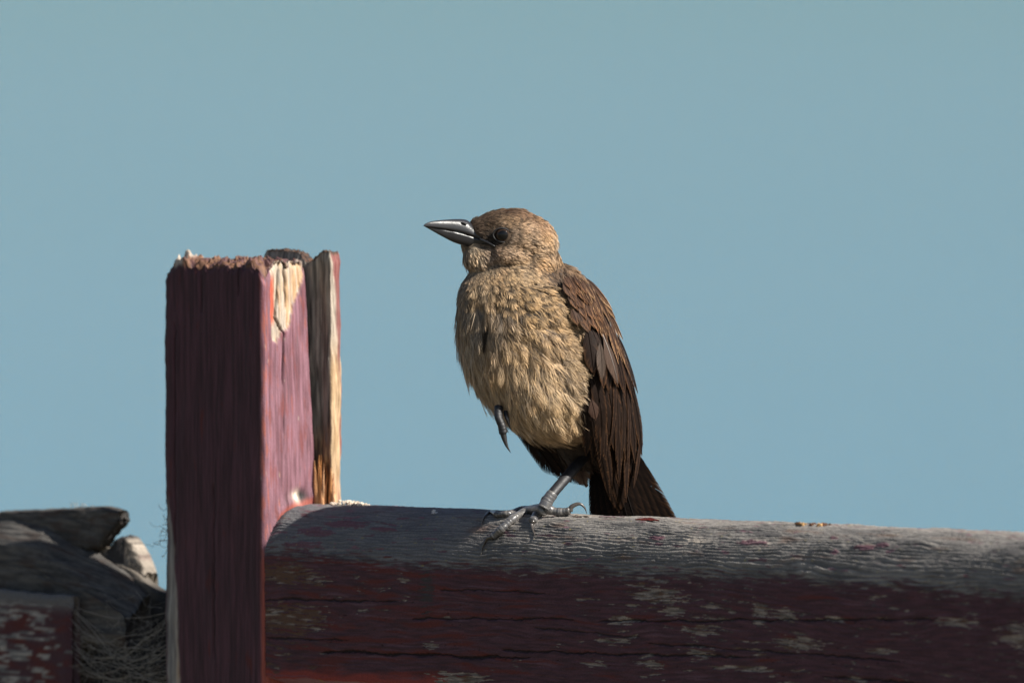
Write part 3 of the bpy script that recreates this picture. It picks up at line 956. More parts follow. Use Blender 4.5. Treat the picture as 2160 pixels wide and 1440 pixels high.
def loft(rows, n=48, m=60):
    r = np.array(rows, float)
    p = smooth_path(r, m)
    th = np.linspace(0, 2 * np.pi, n, endpoint=False)
    X = p[:, 1][:, None] + p[:, 2][:, None] * np.cos(th); D = p[:, 3][:, None] + p[:, 4][:, None] * np.sin(th)
    Y = np.repeat(p[:, 0][:, None], n, 1)
    v = B(X, Y, D).reshape(-1, 3)
    k = len(v)
    v = np.concatenate([v, B(p[:1, 1], p[:1, 0], p[:1, 3]), B(p[-1:, 1], p[-1:, 0], p[-1:, 3])])
    j = np.arange(n)
    caps = np.concatenate([np.stack([np.full(n, k), j, (j + 1) % n], 1), np.stack([np.full(n, k + 1), (m - 1) * n + (j + 1) % n, (m - 1) * n + j], 1)])
    return v, [grid_faces(m, n, True), caps]


def build_body():
    parts = [loft([(545, 1088, 78, 18, 62), (575, 1084, 94, 16, 84), (605, 1087, 113, 4, 94), (650, 1100, 133, -4, 108), (700, 1110, 144, -2, 118),
                   (760, 1124, 148, 4, 122), (800, 1136, 141, 10, 126), (850, 1153, 124, 22, 138), (890, 1168, 98, 22, 122), (918, 1180, 66, 30, 92), (934, 1190, 34, 44, 50)])]
    parts.append(ellipsoid((1094, 509, 4), (80, 62, 62), 6))
    parts.append(ellipsoid((1044, 494, 0), (62, 40, 42), 6))
    parts.append(ellipsoid((1060, 468, 0), (64, 26, 42), -9))
    parts.append(ellipsoid((1018, 524, 0), (52, 28, 30), 28))
    parts.append(ellipsoid((1030, 550, 4), (50, 46, 50), 50))
    parts.append(ellipsoid((1011, 540, 0), (33, 34, 40), 40))
    parts.append(ellipsoid((1115, 548, 14), (66, 60, 62), 20))
    parts.append(ellipsoid((1078, 541, -2), (56, 36, 64), 14))       # cheek
    parts.append(ellipsoid((1186, 600, 30), (40, 50, 46), -35))      # mantle
    parts.append(ellipsoid((1190, 700, 60), (96, 150, 90), -18))     # back under the wing
    parts.append(ellipsoid((1245, 880, 92), (58, 110, 62), -16))     # rump
    parts.append(ellipsoid((1210, 940, 62), (34, 46, 34), -20))      # thigh of the standing leg
    v, f, _ = merge(parts)
    me = new_mesh('bird_body', v, f)
    o = bpy.data.objects.new('tmp_body', me)
    COL.objects.link(o)
    r = o.modifiers.new('r', 'REMESH'); r.mode = 'VOXEL'; r.voxel_size = 4.2 * U
    s = o.modifiers.new('s', 'SMOOTH'); s.factor = 0.5; s.iterations = 10
    dg = bpy.context.evaluated_depsgraph_get()
    me2 = bpy.data.meshes.new_from_object(o.evaluated_get(dg))
    bpy.data.objects.remove(o)
    me2.name = 'bird_body'
    return me2


body_me = build_body()
bv = np.zeros(len(body_me.vertices) * 3, np.float32); body_me.vertices.foreach_get('co', bv); bv = bv.reshape(-1, 3).astype(float)
bn = np.zeros(len(body_me.vertices) * 3, np.float32); body_me.vertices.foreach_get('normal', bn); bn = bn.reshape(-1, 3).astype(float)
_x, _y, _d = Pinv(bv)
_m = sstep(570, 620, _y)
_rel = 5.0 * (0.35 - np.abs(fbm(_x / 40, _y / 48, _d / 40, 3))) * 2 * _m + 2.0 * (1 - _m) * fbm(_x / 22, _y / 22, _d / 22, 2)
for (gx, gy, sx, sy, dp) in ((1021, 725, 6, 34, 13), (1046, 640, 7, 26, 9), (1012, 660, 6, 28, 7), (1130, 600, 26, 6, 9), (1090, 655, 30, 7, 6), (1165, 690, 30, 7, 7), (1195, 760, 34, 8, 8), (1110, 760, 9, 40, 6), (1205, 815, 28, 8, 8), (1160, 868, 30, 8, 8), (1060, 820, 8, 36, 6)):
    _rel = _rel - dp * np.exp(-(((_x - gx) / sx) ** 2 + ((_y - gy) / sy) ** 2)) * (bn[:, 1] < 0)
bv = bv + bn * (_rel * U)[:, None]
body_me.vertices.foreach_set('co', bv.astype(np.float32).ravel())
body_me.update()
body_me.vertices.foreach_get('normal', _t := np.zeros(len(bv) * 3, np.float32)); bn = _t.reshape(-1, 3).astype(float)
body_me.calc_loop_triangles()
bt = np.zeros(len(body_me.loop_triangles) * 3, np.int32); body_me.loop_triangles.foreach_get('vertices', bt); bt = bt.reshape(-1, 3)
BODY_BVH = BVHTree.FromPolygons(bv.tolist(), bt.tolist())


def body_hit(px, py, back=False):
    o = Vector(CAM); t = Vector(P(px, py, 0)); d = (t - o).normalized()
    if back:
        o = t + d * 0.4; d = -d
    h = BODY_BVH.ray_cast(o, d)
    if h[0] is None:
        h = BODY_BVH.find_nearest(t)
    return np.array(h[0])


# plumage field: px, py, flow(dx,dy), length, width, lift, tip colour, base colour
HD = (.05, .035, .025)
FIELD = [
    (1000, 466, 1, -.25, 12, 6, .10, (.105, .078, .058), HD), (1065, 447, 1, -.02, 13, 7, .12, (.085, .053, .035), HD),
    (1030, 460, 1, -.1, 12, 6, .12, (.095, .068, .048), HD), (1100, 450, 1, .2, 13, 7, .12, (.125, .078, .05), HD),
    (1135, 468, 1, .6, 14, 8, .12, (.22, .145, .09), (.09, .05, .03)), (1170, 515, .6, .9, 17, 9, .12, (.30, .215, .135), (.1, .07, .05)),
    (1012, 480, 1, .1, 9, 5, .08, (.085, .065, .05), HD), (1030, 497, 1, .25, 8, 5, .06, (.022, .018, .016), (.01, .01, .01)),
    (1061, 497, 1, .1, 7, 4, .04, (.012, .011, .01), (.01, .01, .01)), (1061, 514, 1, .3, 7, 4, .05, (.10, .078, .058), (.01, .01, .01)),
    (1042, 482, 1, 0, 8, 5, .08, (.10, .075, .052), HD),
    (1060, 470, 1, -.05, 10, 6, .08, (.24, .17, .11), HD), (1100, 482, 1, .2, 12, 7, .08, (.30, .21, .135), HD),
    (1046, 509, 1, .4, 8, 5, .06, (.03, .024, .02), (.01, .01, .01)), (1066, 525, 1, .4, 10, 5, .06, (.28, .21, .15), HD), (1046, 529, 1, .5, 12, 6, .08, (.27, .2, .15), HD), (1030, 535, .8, .7, 13, 7, .1, (.24, .18, .13), HD), (1084, 503, 1, .3, 10, 6, .06, (.19, .14, .10), HD),
    (1105, 505, 1, .25, 13, 7, .08, (.24, .18, .125), HD), (1125, 525, 1, .35, 14, 7, .08, (.31, .225, .145), HD),
    (1090, 530, 1, .4, 12, 7, .08, (.30, .22, .15), HD), (1055, 535, .9, .6, 12, 7, .08, (.32, .24, .17), HD),
    (1085, 558, .9, .55, 15, 9, .12, (.36, .26, .155), (.1, .07, .05)), (1035, 545, .8, .7, 12, 7, .10, (.26, .19, .13), HD),
    (1140, 550, .9, .5, 17, 9, .10, (.33, .225, .13), (.1, .07, .05)), (1150, 500, .9, .5, 15, 8, .1, (.30, .215, .135), (.1, .06, .04)),
    (968, 522, .25, 1, 14, 7, .14, (.37, .295, .22), (.2, .17, .13)), (1000, 540, .4, 1, 16, 8, .12, (.37, .29, .20), (.2, .17, .13)),
    (990, 565, .2, 1, 20, 11, .12, (.35, .27, .185), (.15, .12, .09)), (1030, 572, .4, .9, 20, 12, .16, (.42, .32, .20), (.1, .08, .06)),
    (1075, 580, .5, .8, 22, 14, .18, (.42, .31, .18), (.08, .06, .045)), (1110, 583, .8, .5, 22, 14, .14, (.40, .31, .20), (.08, .06, .045)),
    # breast
    (970, 610, -.15, 1, 36, 18, .10, (.20, .17, .14), (.08, .07, .06)), (1010, 605, .0, 1, 34, 20, .12, (.36, .28, .18), (.1, .08, .06)),
    (1055, 620, .2, 1, 34, 22, .14, (.42, .31, .18), (.06, .045, .035)), (1100, 620, .6, .8, 34, 22, .14, (.43, .31, .17), (.05, .038, .03)),
    (1150, 625, .85, .5, 36, 22, .14, (.42, .30, .165), (.05, .038, .03)), (1180, 665, .9, .5, 40, 22, .14, (.46, .34, .20), (.06, .045, .03)),
    (1120, 665, .7, .7, 38, 24, .14, (.45, .33, .185), (.055, .04, .03)),
    (962, 680, -.05, 1, 50, 16, .06, (.40, .33, .24), (.17, .14, .11)), (1010, 680, .05, 1, 50, 14, .06, (.34, .29, .225), (.10, .085, .07)),
    (1050, 670, .15, 1, 46, 16, .08, (.34, .28, .21), (.09, .075, .06)), (1085, 700, .5, .85, 42, 24, .12, (.46, .345, .20), (.08, .06, .045)),
    (1150, 715, .7, .7, 44, 24, .12, (.44, .325, .19), (.08, .06, .045)), (1225, 715, .9, .4, 50, 16, .12, (.34, .265, .185), (.12, .095, .07)),
    (985, 760, .05, 1, 54, 15, .06, (.40, .335, .25), (.17, .145, .115)), (1050, 770, .1, 1, 54, 16, .06, (.46, .35, .215), (.15, .115, .08)),
    (1120, 780, .25, 1, 50, 18, .08, (.43, .33, .20), (.13, .10, .07)), (1190, 760, .7, .7, 48, 18, .1, (.42, .32, .195), (.12, .09, .065)),
    (1230, 790, .7, .7, 54, 14, .14, (.35, .285, .205), (.12, .1, .08)), (1215, 835, .6, .8, 50, 14, .14, (.36, .29, .205), (.12, .1, .08)),
    (1020, 840, .3, 1, 50, 14, .05, (.42, .355, .265), (.2, .165, .125)), (1090, 850, .2, 1, 50, 15, .06, (.48, .38, .245), (.18, .14, .1)),
    (1150, 850, .4, 1, 48, 17, .08, (.46, .355, .215), (.15, .115, .08)), (1190, 850, .6, .8, 46, 18, .2, (.6, .46, .27), (.15, .11, .07)),
    (1085, 890, .4, .9, 44, 14, .05, (.44, .36, .26), (.2, .16, .12)), (1140, 910, .4, .9, 42, 14, .06, (.44, .345, .225), (.17, .13, .09)),
    (1190, 915, .5, .8, 40, 14, .08, (.38, .28, .17), (.12, .09, .06)), (1230, 930, .5, .8, 40, 16, .06, (.05, .036, .028), (.02, .016, .013)),
    (1195, 950, .5, .85, 34, 14, .05, (.06, .045, .035), (.02, .016, .013)), (1215, 980, .5, .85, 30, 14, .05, (.035, .027, .022), (.015, .012, .01)),
    # mantle
    (1160, 578, .8, .6, 26, 14, .08, (.12, .085, .06), (.03, .022, .018)), (1200, 590, .7, .8, 34, 20, .08, (.15, .095, .06), (.04, .028, .02)),
    (1240, 640, .5, .9, 40, 24, .06, (.16, .095, .055), (.035, .025, .02)), (1270, 760, .35, 1, 48, 26, .05, (.06, .04, .03), (.02, .016, .013)),
    (1290, 880, .3, 1, 50, 26, .05, (.05, .034, .026), (.02, .016, .013)),
]
BACKF = [(1090, 480, .8, .6, 14, 8, .1, (.16, .105, .07), HD), (1040, 530, .6, .8, 13, 8, .1, (.26, .19, .13), HD), (1000, 540, .4, 1, 15, 8, .12, (.45, .38, .28), HD),
         (1120, 580, .3, 1, 24, 14, .1, (.14, .095, .06), HD), (1000, 650, 0, 1, 44, 20, .1, (.3, .24, .17), HD), (1080, 650, .2, 1, 40, 24, .06, (.09, .06, .042), HD),
         (1180, 680, .3, 1, 44, 26, .06, (.08, .055, .04), HD), (1000, 780, .1, 1, 50, 18, .08, (.38, .31, .22), HD), (1080, 820, .2, 1, 48, 24, .06, (.1, .075, .055), HD),
         (1200, 820, .3, 1, 50, 28, .05, (.06, .042, .032), HD), (1260, 900, .3, 1, 50, 28, .05, (.05, .036, .028), HD), (1130, 900, .3, 1, 44, 18, .06, (.2, .155, .11), HD)]
fp, fa = [], []
for rows, back in ((FIELD, False), (BACKF, True)):
    for r in rows:
        fp.append(body_hit(r[0], r[1], back))
        d = RGT * r[2] - UPV * r[3]
        fa.append(list(d / np.linalg.norm(d)) + [r[4], r[5], r[6]] + list(r[7]) + list(r[8]))
fp = np.array(fp); fa = np.array(fa)
_hx, _hy, _ = Pinv(fp)
_hd = (_hy < 563) & (fa[:, 6] > .12)
fa[_hd, 6:9] *= np.array([1.40, 1.44, 1.46])
fa[:, 9:12] *= np.where(_hy > 690, 1.6, np.where(_hx < 1040, 1.2, 0.55))[:, None]
fa[:, 6:9] *= np.array([1.30, 1.19, 1.10])
fa[:, 6:9] *= np.minimum(1, .60 / fa[:, 6])[:, None]


def field(p):
    """inverse-distance blend of the control points"""
    out = np.zeros((len(p), fa.shape[1]))
    for i in range(0, len(p), 4000):
        d2 = ((p[i:i + 4000, None] - fp[None]) ** 2).sum(-1) / U ** 2
        w = 1 / (d2 + 40) ** 1.7
        w /= w.sum(1)[:, None]
        out[i:i + 4000] = w @ fa
    return out


fv = field(bv)
link('body', new_mesh('bird_body', bv, bt, lerp(fv[:, 9:12], fv[:, 6:9], 0.25)), M_SKIN, BIRD)


# ------------------------------------------------------------------ feathers made of barbs
def feather_batch(pos, tdir, ndir, L, W, lift, curl, tipc, basec, K=10, seed=0, jitter=0.05, shaft=True, clump=0.0, edge=None, thick=1.25, gam=None):
    """soft body feathers; each barb is a tapered two-step ribbon. Lengths in units."""
    rs = np.random.default_rng(seed)
    F = len(pos)
    k = np.linspace(0, 1, K)
    k = np.concatenate([k, k]); sg = np.repeat([-1.0, 1.0], K)
    B = 2 * K
    kk = np.clip(k[None] + rs.normal(size=(F, B)) * 0.25 / K, 0, 1)
    psi = -0.75 + kk * (np.pi / 2 + 0.75)
    tx = np.cos(psi) * 0.5 * sg[None]; ty = 0.70 + 0.30 * np.sin(psi)
    tx = tx + rs.normal(size=(F, B)) * jitter; ty = ty + rs.normal(size=(F, B)) * jitter * 0.8
    by = 0.02 + 0.72 * kk
    bx = np.zeros_like(tx) + sg[None] * 0.008
    mx = bx + (tx - bx) * 0.58 + sg[None] * 0.03; my = by + (ty - by) * 0.50
    X = np.stack([bx, mx, tx], -1) * W[:, None, None]
    Y = np.stack([by, my, ty], -1) * L[:, None, None]
    dX = np.gradient(X, axis=-1); dY = np.gradient(Y, axis=-1)
    ln = np.sqrt(dX ** 2 + dY ** 2) + 1e-9
    hw = (0.5 * thick * np.maximum(W / K * 0.62, 0.55))[:, None, None] * np.array([1.0, 0.85, 0.2])
    ox = -dY / ln * hw; oy = dX / ln * hw
    Xa = np.stack([X + ox, X - ox], -1).reshape(F, B, 6); Ya = np.stack([Y + oy, Y - oy], -1).reshape(F, B, 6)
    s = Ya / L[:, None, None]
    Z = (lift[:, None, None] * s - curl[:, None, None] * s ** 2) * L[:, None, None] - 0.5 * W[:, None, None] * (Xa / W[:, None, None]) ** 2
    Z = Z + (rs.normal(size=(F, B, 1)) * 0.012 * L[:, None, None]) * np.array([0, 0, 1, 1, 1.6, 1.6])
    roll = rs.normal(size=(F, B, 1)) * 0.45
    Z = Z + roll * np.repeat(hw, 2, -1).reshape(F, 1, 6) * np.array([1, -1, 1, -1, 1, -1])
    bd = np.cross(ndir, tdir)
    V = pos[:, None, None] + U * (Xa[..., None] * bd[:, None, None] + Ya[..., None] * tdir[:, None, None] + Z[..., None] * ndir[:, None, None])
    prog = np.clip(0.15 * s + 1.05 * s ** 1.35, 0, 1)
    if gam is not None:  # dark centres
        prog = prog ** gam[:, None, None]
    prog = np.clip(prog + rs.normal(size=(F, B, 1)) * 0.10, 0, 1)
    Cc = basec[:, None, None] * (1 - prog[..., None]) + tipc[:, None, None] * prog[..., None]
    Cc = Cc * (1 + 0.19 * rs.normal(size=(F, B, 1, 1))).clip(.4, 1.7)
    V = V.reshape(-1, 3); Cc = Cc.reshape(-1, 3)
    base = np.arange(F * B)[:, None] * 6
    f = np.concatenate([base + np.array([0, 1, 3, 2]), base + np.array([2, 3, 5, 4])])
    return V, f, Cc


def tangent_frame(n, d):
    t = d - (d * n).sum(1)[:, None] * n
    ln = np.linalg.norm(t, axis=1)[:, None]
    return t / np.maximum(ln, 1e-6), ln[:, 0]


# wing outline in the raster (front edge against the breast, rear edge against the water)
WF = [(575, 1166), (600, 1168), (660, 1202), (730, 1243), (800, 1256), (860, 1228), (930, 1226), (1000, 1258), (1085, 1305)]
WB = [(560, 1190), (590, 1238), (625, 1268), (660, 1288), (700, 1304), (740, 1318), (830, 1343), (900, 1353), (930, 1355), (1000, 1344), (1085, 1322)]


def wing_t(px, py):
    a = interp(py, WF); b = interp(py, WB)
    return (px - a) / np.maximum(b - a, 8)


def wing_depth(px, py):
    """depth of the folded wing's outer surface"""
    t = np.clip(wing_t(px, py), -0.4, 1.2)
    df = interp(py, [(560, -40), (600, -74), (660, -96), (730, -104), (800, -112), (860, -108), (930, -72), (1000, 10), (1085, 100)])
    db = interp(py, [(560, 20), (600, 20), (700, 44), (800, 62), (900, 88), (1000, 106), (1085, 112)])
    tt = np.clip(t, 0, 1.2)
    return df + (db - df) * tt ** 1.7 + np.where(t < 0, -t * 10, 0)


def wing_normal(px, py):
    e = 3.0
    a = B(px + e, py, wing_depth(px + e, py)) - B(px - e, py, wing_depth(px - e, py))
    b = B(px, py + e, wing_depth(px, py + e)) - B(px, py - e, wing_depth(px, py - e))
    n = np.cross(a, b)
    n /= np.linalg.norm(n, axis=-1)[..., None]
    s = np.sign((n * (CAM - P(px, py, 0))).sum(-1))
    return n * s[..., None]


def sample_surface(n, seed):
    rs = np.random.default_rng(seed)
    a = bv[bt[:, 0]]; b = bv[bt[:, 1]]; c = bv[bt[:, 2]]
    ar = np.linalg.norm(np.cross(b - a, c - a), axis=1)
    i = rs.choice(len(bt), n, p=ar / ar.sum())
    r1 = np.sqrt(rs.random(n))[:, None]; r2 = rs.random(n)[:, None]
    p = a[i] * (1 - r1) + b[i] * r1 * (1 - r2) + c[i] * r1 * r2
    nn = bn[bt[i, 0]] * (1 - r1) + bn[bt[i, 1]] * r1 * (1 - r2) + bn[bt[i, 2]] * r1 * r2
    return p, nn / np.linalg.norm(nn, axis=1)[:, None]


def thin(p, L, frac):
    """dart throwing: keep points no closer than frac*L of an already kept one"""
    cell = {}
    keep = []
    q = p / U
    cs = 14.0
    for i in range(len(q)):
        r = frac * L[i]
        x, y, z = q[i]
        kx, ky, kz = int(x // cs), int(y // cs), int(z // cs)
        ok = True
        R = int(r // cs) + 1
        for a in range(-R, R + 1):
            for b in range(-R, R + 1):
                for c in range(-R, R + 1):
                    for j in cell.get((kx + a, ky + b, kz + c), ()):
                        if (q[j, 0] - x) ** 2 + (q[j, 1] - y) ** 2 + (q[j, 2] - z) ** 2 < r * r:
                            ok = False; break
                    if not ok: break
                if not ok: break
            if not ok: break
        if ok:
            keep.append(i); cell.setdefault((kx, ky, kz), []).append(i)
    return np.array(keep)


EYE = np.array([1061.0, 496.0])
BILLP = [(1000, 497)]


def build_plumage():
    p, n = sample_surface(60000, 3)
    a = field(p)
    L = a[:, 3]
    px, py, pd = Pinv(p)
    wt = wing_t(px, py)
    facing = (n * (CAM - p)).sum(1) > 0
    ok = ~((wt > 0.10) & (py > 600) & (py < 1100) & (wt < 1.5) & (n[:, 0] > -0.2))      # under the wing
    ok &= ~((np.hypot(px - EYE[0], (py - EYE[1]) * 1.1) < 15.5) & (n[:, 1] < 0))
    # keep the bill's flank clear
    gap = interp(px, [(940, 600), (955, 507), (985, 518), (1010, 528), (1030, 536), (1036, 500)])
    topb = interp(px, [(940, 400), (978, 466), (990, 474), (1010, 484), (1030, 498), (1046, 512)])
    inb = (px < interp(py, [(455, 978), (472, 984), (485, 998), (500, 1012), (510, 1012), (530, 1002)])) & (py > topb + 1) & (py < gap - 1) & (np.abs(pd) < 90)
    ok &= ~inb
    idx = np.where(ok)[0]
    k = thin(p[idx], np.where(L[idx] < 19, L[idx] * .24, L[idx] * .265), 1.0)
    idx = idx[k]
    p, n, a = p[idx], n[idx], a[idx]
    F = len(p)
    rs = np.random.default_rng(9)
    px, py, pd = Pinv(p)
    d = a[:, 0:3] + rs.normal(size=(F, 3)) * 0.09
    # feathers lie in tufts: neighbours share a swirl
    sw = fbm(px / 40, py / 40, pd / 40, 2)[:, None] * 0.6
    side = np.cross(n, a[:, 0:3])
    d = d + side * sw * np.clip(a[:, 3:4] / 40, .35, 1)
    t, _ = tangent_frame(n, d)
    L = a[:, 3] * rs.uniform(0.8, 1.3, F) * np.where(a[:, 3] < 19, 1.3, np.where(py > 700, 1.1, np.where(px < 1000, .8, 1.0))); W = a[:, 4] * rs.uniform(0.75, 1.15, F)
    clump = fbm(px / 26, py / 26, pd / 26 + 5, 2)
    lift = a[:, 5] * rs.uniform(0.3, 1.1, F) * np.where(py > 690, .5, .9) + 0.05 * clump
    tone = (1 + 0.26 * fbm(px / 16, py / 16, pd / 16 + 9, 3) + 0.08 * rs.normal(size=F)).clip(.55, 1.5)[:, None]
    warm = fbm(px / 40, py / 40, pd / 40 + 19, 2)[:, None] * np.array([.10, .0, -.18])
    tip = np.clip(a[:, 6:9] * tone * (1 + warm), 0, .7); base = a[:, 9:12] * tone
    curl = lift * 0.75 + 0.02
    root = p + n * U * 1.0
    # stringy breast: long narrow feathers; rounder, dark-centred ones on the upper breast
    small = a[:, 3] < 19
    parts = []
    for sel, K, sd, jit in ((small, 6, 1, .07), (~small, 16, 2, .05)):
        i = np.where(sel)[0]
        parts.append(feather_batch(root[i], t[i], n[i], L[i], W[i], lift[i], curl[i], tip[i], base[i], K, sd, jit, gam=1.0 + 1.3 * sstep(1030, 1070, px[i]) * sstep(585, 600, py[i]) * sstep(715, 685, py[i])))
    yy = rs.uniform(600, 868, 260); tt = rs.uniform(-.30, -.02, 260)
    xx = interp(yy, WF) - 38 + tt * 90
    nn = wing_normal(xx, yy)
    pp = B(xx, yy, wing_depth(xx, yy)) + nn * U * 7
    ang = np.radians(interp(yy, [(600, 22), (700, 28), (780, 40), (868, 62)]) + 9 * rs.normal(size=260))
    dv = RGT * np.cos(ang)[:, None] - UPV * np.sin(ang)[:, None]
    tv, _ = tangent_frame(nn, dv)
    af = field(pp)
    parts.append(feather_batch(pp, tv, nn, rs.uniform(26, 44, 260), rs.uniform(11, 17, 260), np.full(260, .12), np.full(260, .10), af[:, 6:9] * rs.uniform(.75, 1.05, (260, 1)), af[:, 9:12], 12, 5, .08))
    v, f, c = merge(parts)
    link('plumage', new_mesh('plumage', v, f, c, smooth=False), M_PLUME, BIRD, kind='stuff')
    # loose hair-like filaments along breast, flank and crown
    p, n = sample_surface(20000, 21)
    px, py, pd = Pinv(p)
    a = field(p)
    wt = wing_t(px, py)
    i = np.where((py > 575) & (py < 935) & (wt < 0.05) & (a[:, 6] > .22) & (rng.random(len(p)) < np.where(py > 690, .8, .25)))[0]
    p, n, a = p[i], n[i], a[i]
    F = len(p)
    d = a[:, :3] + rs.normal(size=(F, 3)) * .16
    t, _ = tangent_frame(n, d)
    L = a[:, 3] * rs.uniform(.45, .95, F)
    m = 5
    s = np.linspace(0, 1, m)
    lf = (a[:, 5] * 1.3 + .10)[:, None] * s - (a[:, 5] * 1.0)[:, None] * s ** 2
    b = np.cross(n, t)
    cv = rs.normal(size=F)[:, None] * 0.16 * s ** 2
    ctr = p[:, None] + U * L[:, None, None] * (s[None, :, None] * t[:, None] + lf[..., None] * n[:, None] + cv[..., None] * b[:, None])
    wd = U * 0.95 * (1 - 0.85 * s)[None, :, None] * b[:, None]
    V = np.stack([ctr - wd, ctr + wd], 2).reshape(-1, 3)
    base = (np.arange(F) * 2 * m)[:, None, None] + (np.arange(m - 1) * 2)[None, :, None] + np.array([0, 1, 3, 2])
    cc = lerp(a[:, 9:12] * 1.2, a[:, 6:9] * 1.15, rs.random(F))[:, None] * np.ones((1, 2 * m, 1))
    link('filaments', new_mesh('filaments', V, base.reshape(-1, 4), cc.reshape(-1, 3), smooth=False), M_PLUME, BIRD, kind='stuff')
    return F


nfeather = build_plumage()
print('body feathers', nfeather)


def vane(base, tip, nrm, width, col, edge, shaftc, K=46, dens=2.6, bow=0.05, camber=0.12, side=0.0, seed=0, ragged=0.03, asym=0.0, roundness=0.5, edgew=0.28, droop=0.0):
    """one large feather: rachis ribbon plus 2*K barbs, four steps each; width in units"""
    rs = np.random.default_rng(seed)
    K = int(K * dens)
    base = np.asarray(base); tip = np.asarray(tip)
    ax = tip - base
    Lm = np.linalg.norm(ax); t = ax / Lm
    n = nrm - (nrm @ t) * t; n /= np.linalg.norm(n)
    b = np.cross(n, t)
    Wm = width * U

    def prof(s):
        return np.clip(sstep(-0.02, 0.22, s) * 0.55 + 0.45 * sstep(0.0, 0.5, s), 0, 1) * np.sqrt(np.clip(1 - sstep(1 - roundness, 1.0, s) ** 1.6, 0, 1))
    k = np.linspace(0.03, 0.985, K)
    k = np.concatenate([k, k]); sg = np.repeat([-1.0, 1.0], K); B = 2 * K
    k = k + rs.normal(size=B) * 0.2 / K
    dl = 0.95 * Wm / Lm
    ts = k + dl * (1 - 0.55 * k)
    ts = np.where(ts > 1, 1 - 0.012 * rs.random(B), ts)
    half = 0.5 * (1 + asym * sg)
    tx = sg * half * prof(np.minimum(ts, .999)) * (1 + ragged * rs.normal(size=B))
    ts = ts + ragged * 0.3 * rs.normal(size=B)
    # barbs cling together and part here and there
    split = (np.floor(k * 7 + rs.random() * 7 + sg) % 5 == 0) * rs.random(B) * ragged * 0.8
    ts = ts + split
    q = np.array([0, .35, .7, 1.0])
    X = q[None] * tx[:, None] * 1.0
    S = k[:, None] + (ts - k)[:, None] * q[None] ** 1.25
    hw = 0.5 * 1.45 * Lm / K * 0.70 * np.array([1, 1, .9, .3])
    Xm = X * Wm; Ym = S * Lm
    dX = np.gradient(Xm, axis=1); dY = np.gradient(Ym, axis=1); ln = np.sqrt(dX ** 2 + dY ** 2) + 1e-12
    ox = -dY / ln * hw; oy = dX / ln * hw
    Xa = np.stack([Xm + ox, Xm - ox], -1).reshape(B, 8); Ya = np.stack([Ym + oy, Ym - oy], -1).reshape(B, 8)

    def place(x, y, z=0):
        s = y / Lm
        zz = -camber * Wm * (x / (0.5 * Wm)) ** 2 + bow * Lm * 4 * s * (1 - s) - droop * Lm * s ** 2 + z
        xx = x + side * Lm * 4 * s * (1 - s)
        return base + xx[..., None] * b + y[..., None] * t + zz[..., None] * n
    V = place(Xa, Ya + 0, (rs.normal(size=(B, 1)) * 0.004 * Wm) * np.ones((1, 8)))
    qa = np.repeat(q, 2)[None] * np.ones((B, 1))
    em = sstep(1 - edgew - .12, 1 - edgew + .12, qa + 0.10 * rs.normal(size=(B, 1))) * sstep(0.05, .4, k)[:, None]
    em = np.maximum(em, sstep(0.94, 1.0, k)[:, None] * 0.9)
    C = lerp(np.array(col), np.array(edge), em) * (1 + 0.09 * rs.normal(size=(B, 1, 1))).clip(.6, 1.5)
    f0 = (np.arange(B) * 8)[:, None, None] + (np.arange(3) * 2)[None, :, None] + np.array([0, 1, 3, 2])
    # rachis
    m = 14
    s = np.linspace(-0.02, 0.985, m)
    rw = Wm * 0.028 * (1.15 - s)
    R = np.stack([place(-rw, s * Lm, 0 * s + 0.02 * Wm), place(0 * s, s * Lm, 0 * s + 0.045 * Wm), place(rw, s * Lm, 0 * s + 0.02 * Wm)], 1).reshape(-1, 3)
    rf = grid_faces(m, 3)
    return merge([(V.reshape(-1, 3), f0.reshape(-1, 4), C.reshape(-1, 3)), (R, rf, np.tile(np.array(shaftc), (len(R), 1)))])


WDARK = np.array([.0115, .0068, .005]); WMID = np.array([.048, .027, .018]); RUF = np.array([.19, .092, .043]); BUFF = np.array([.36, .225, .12])


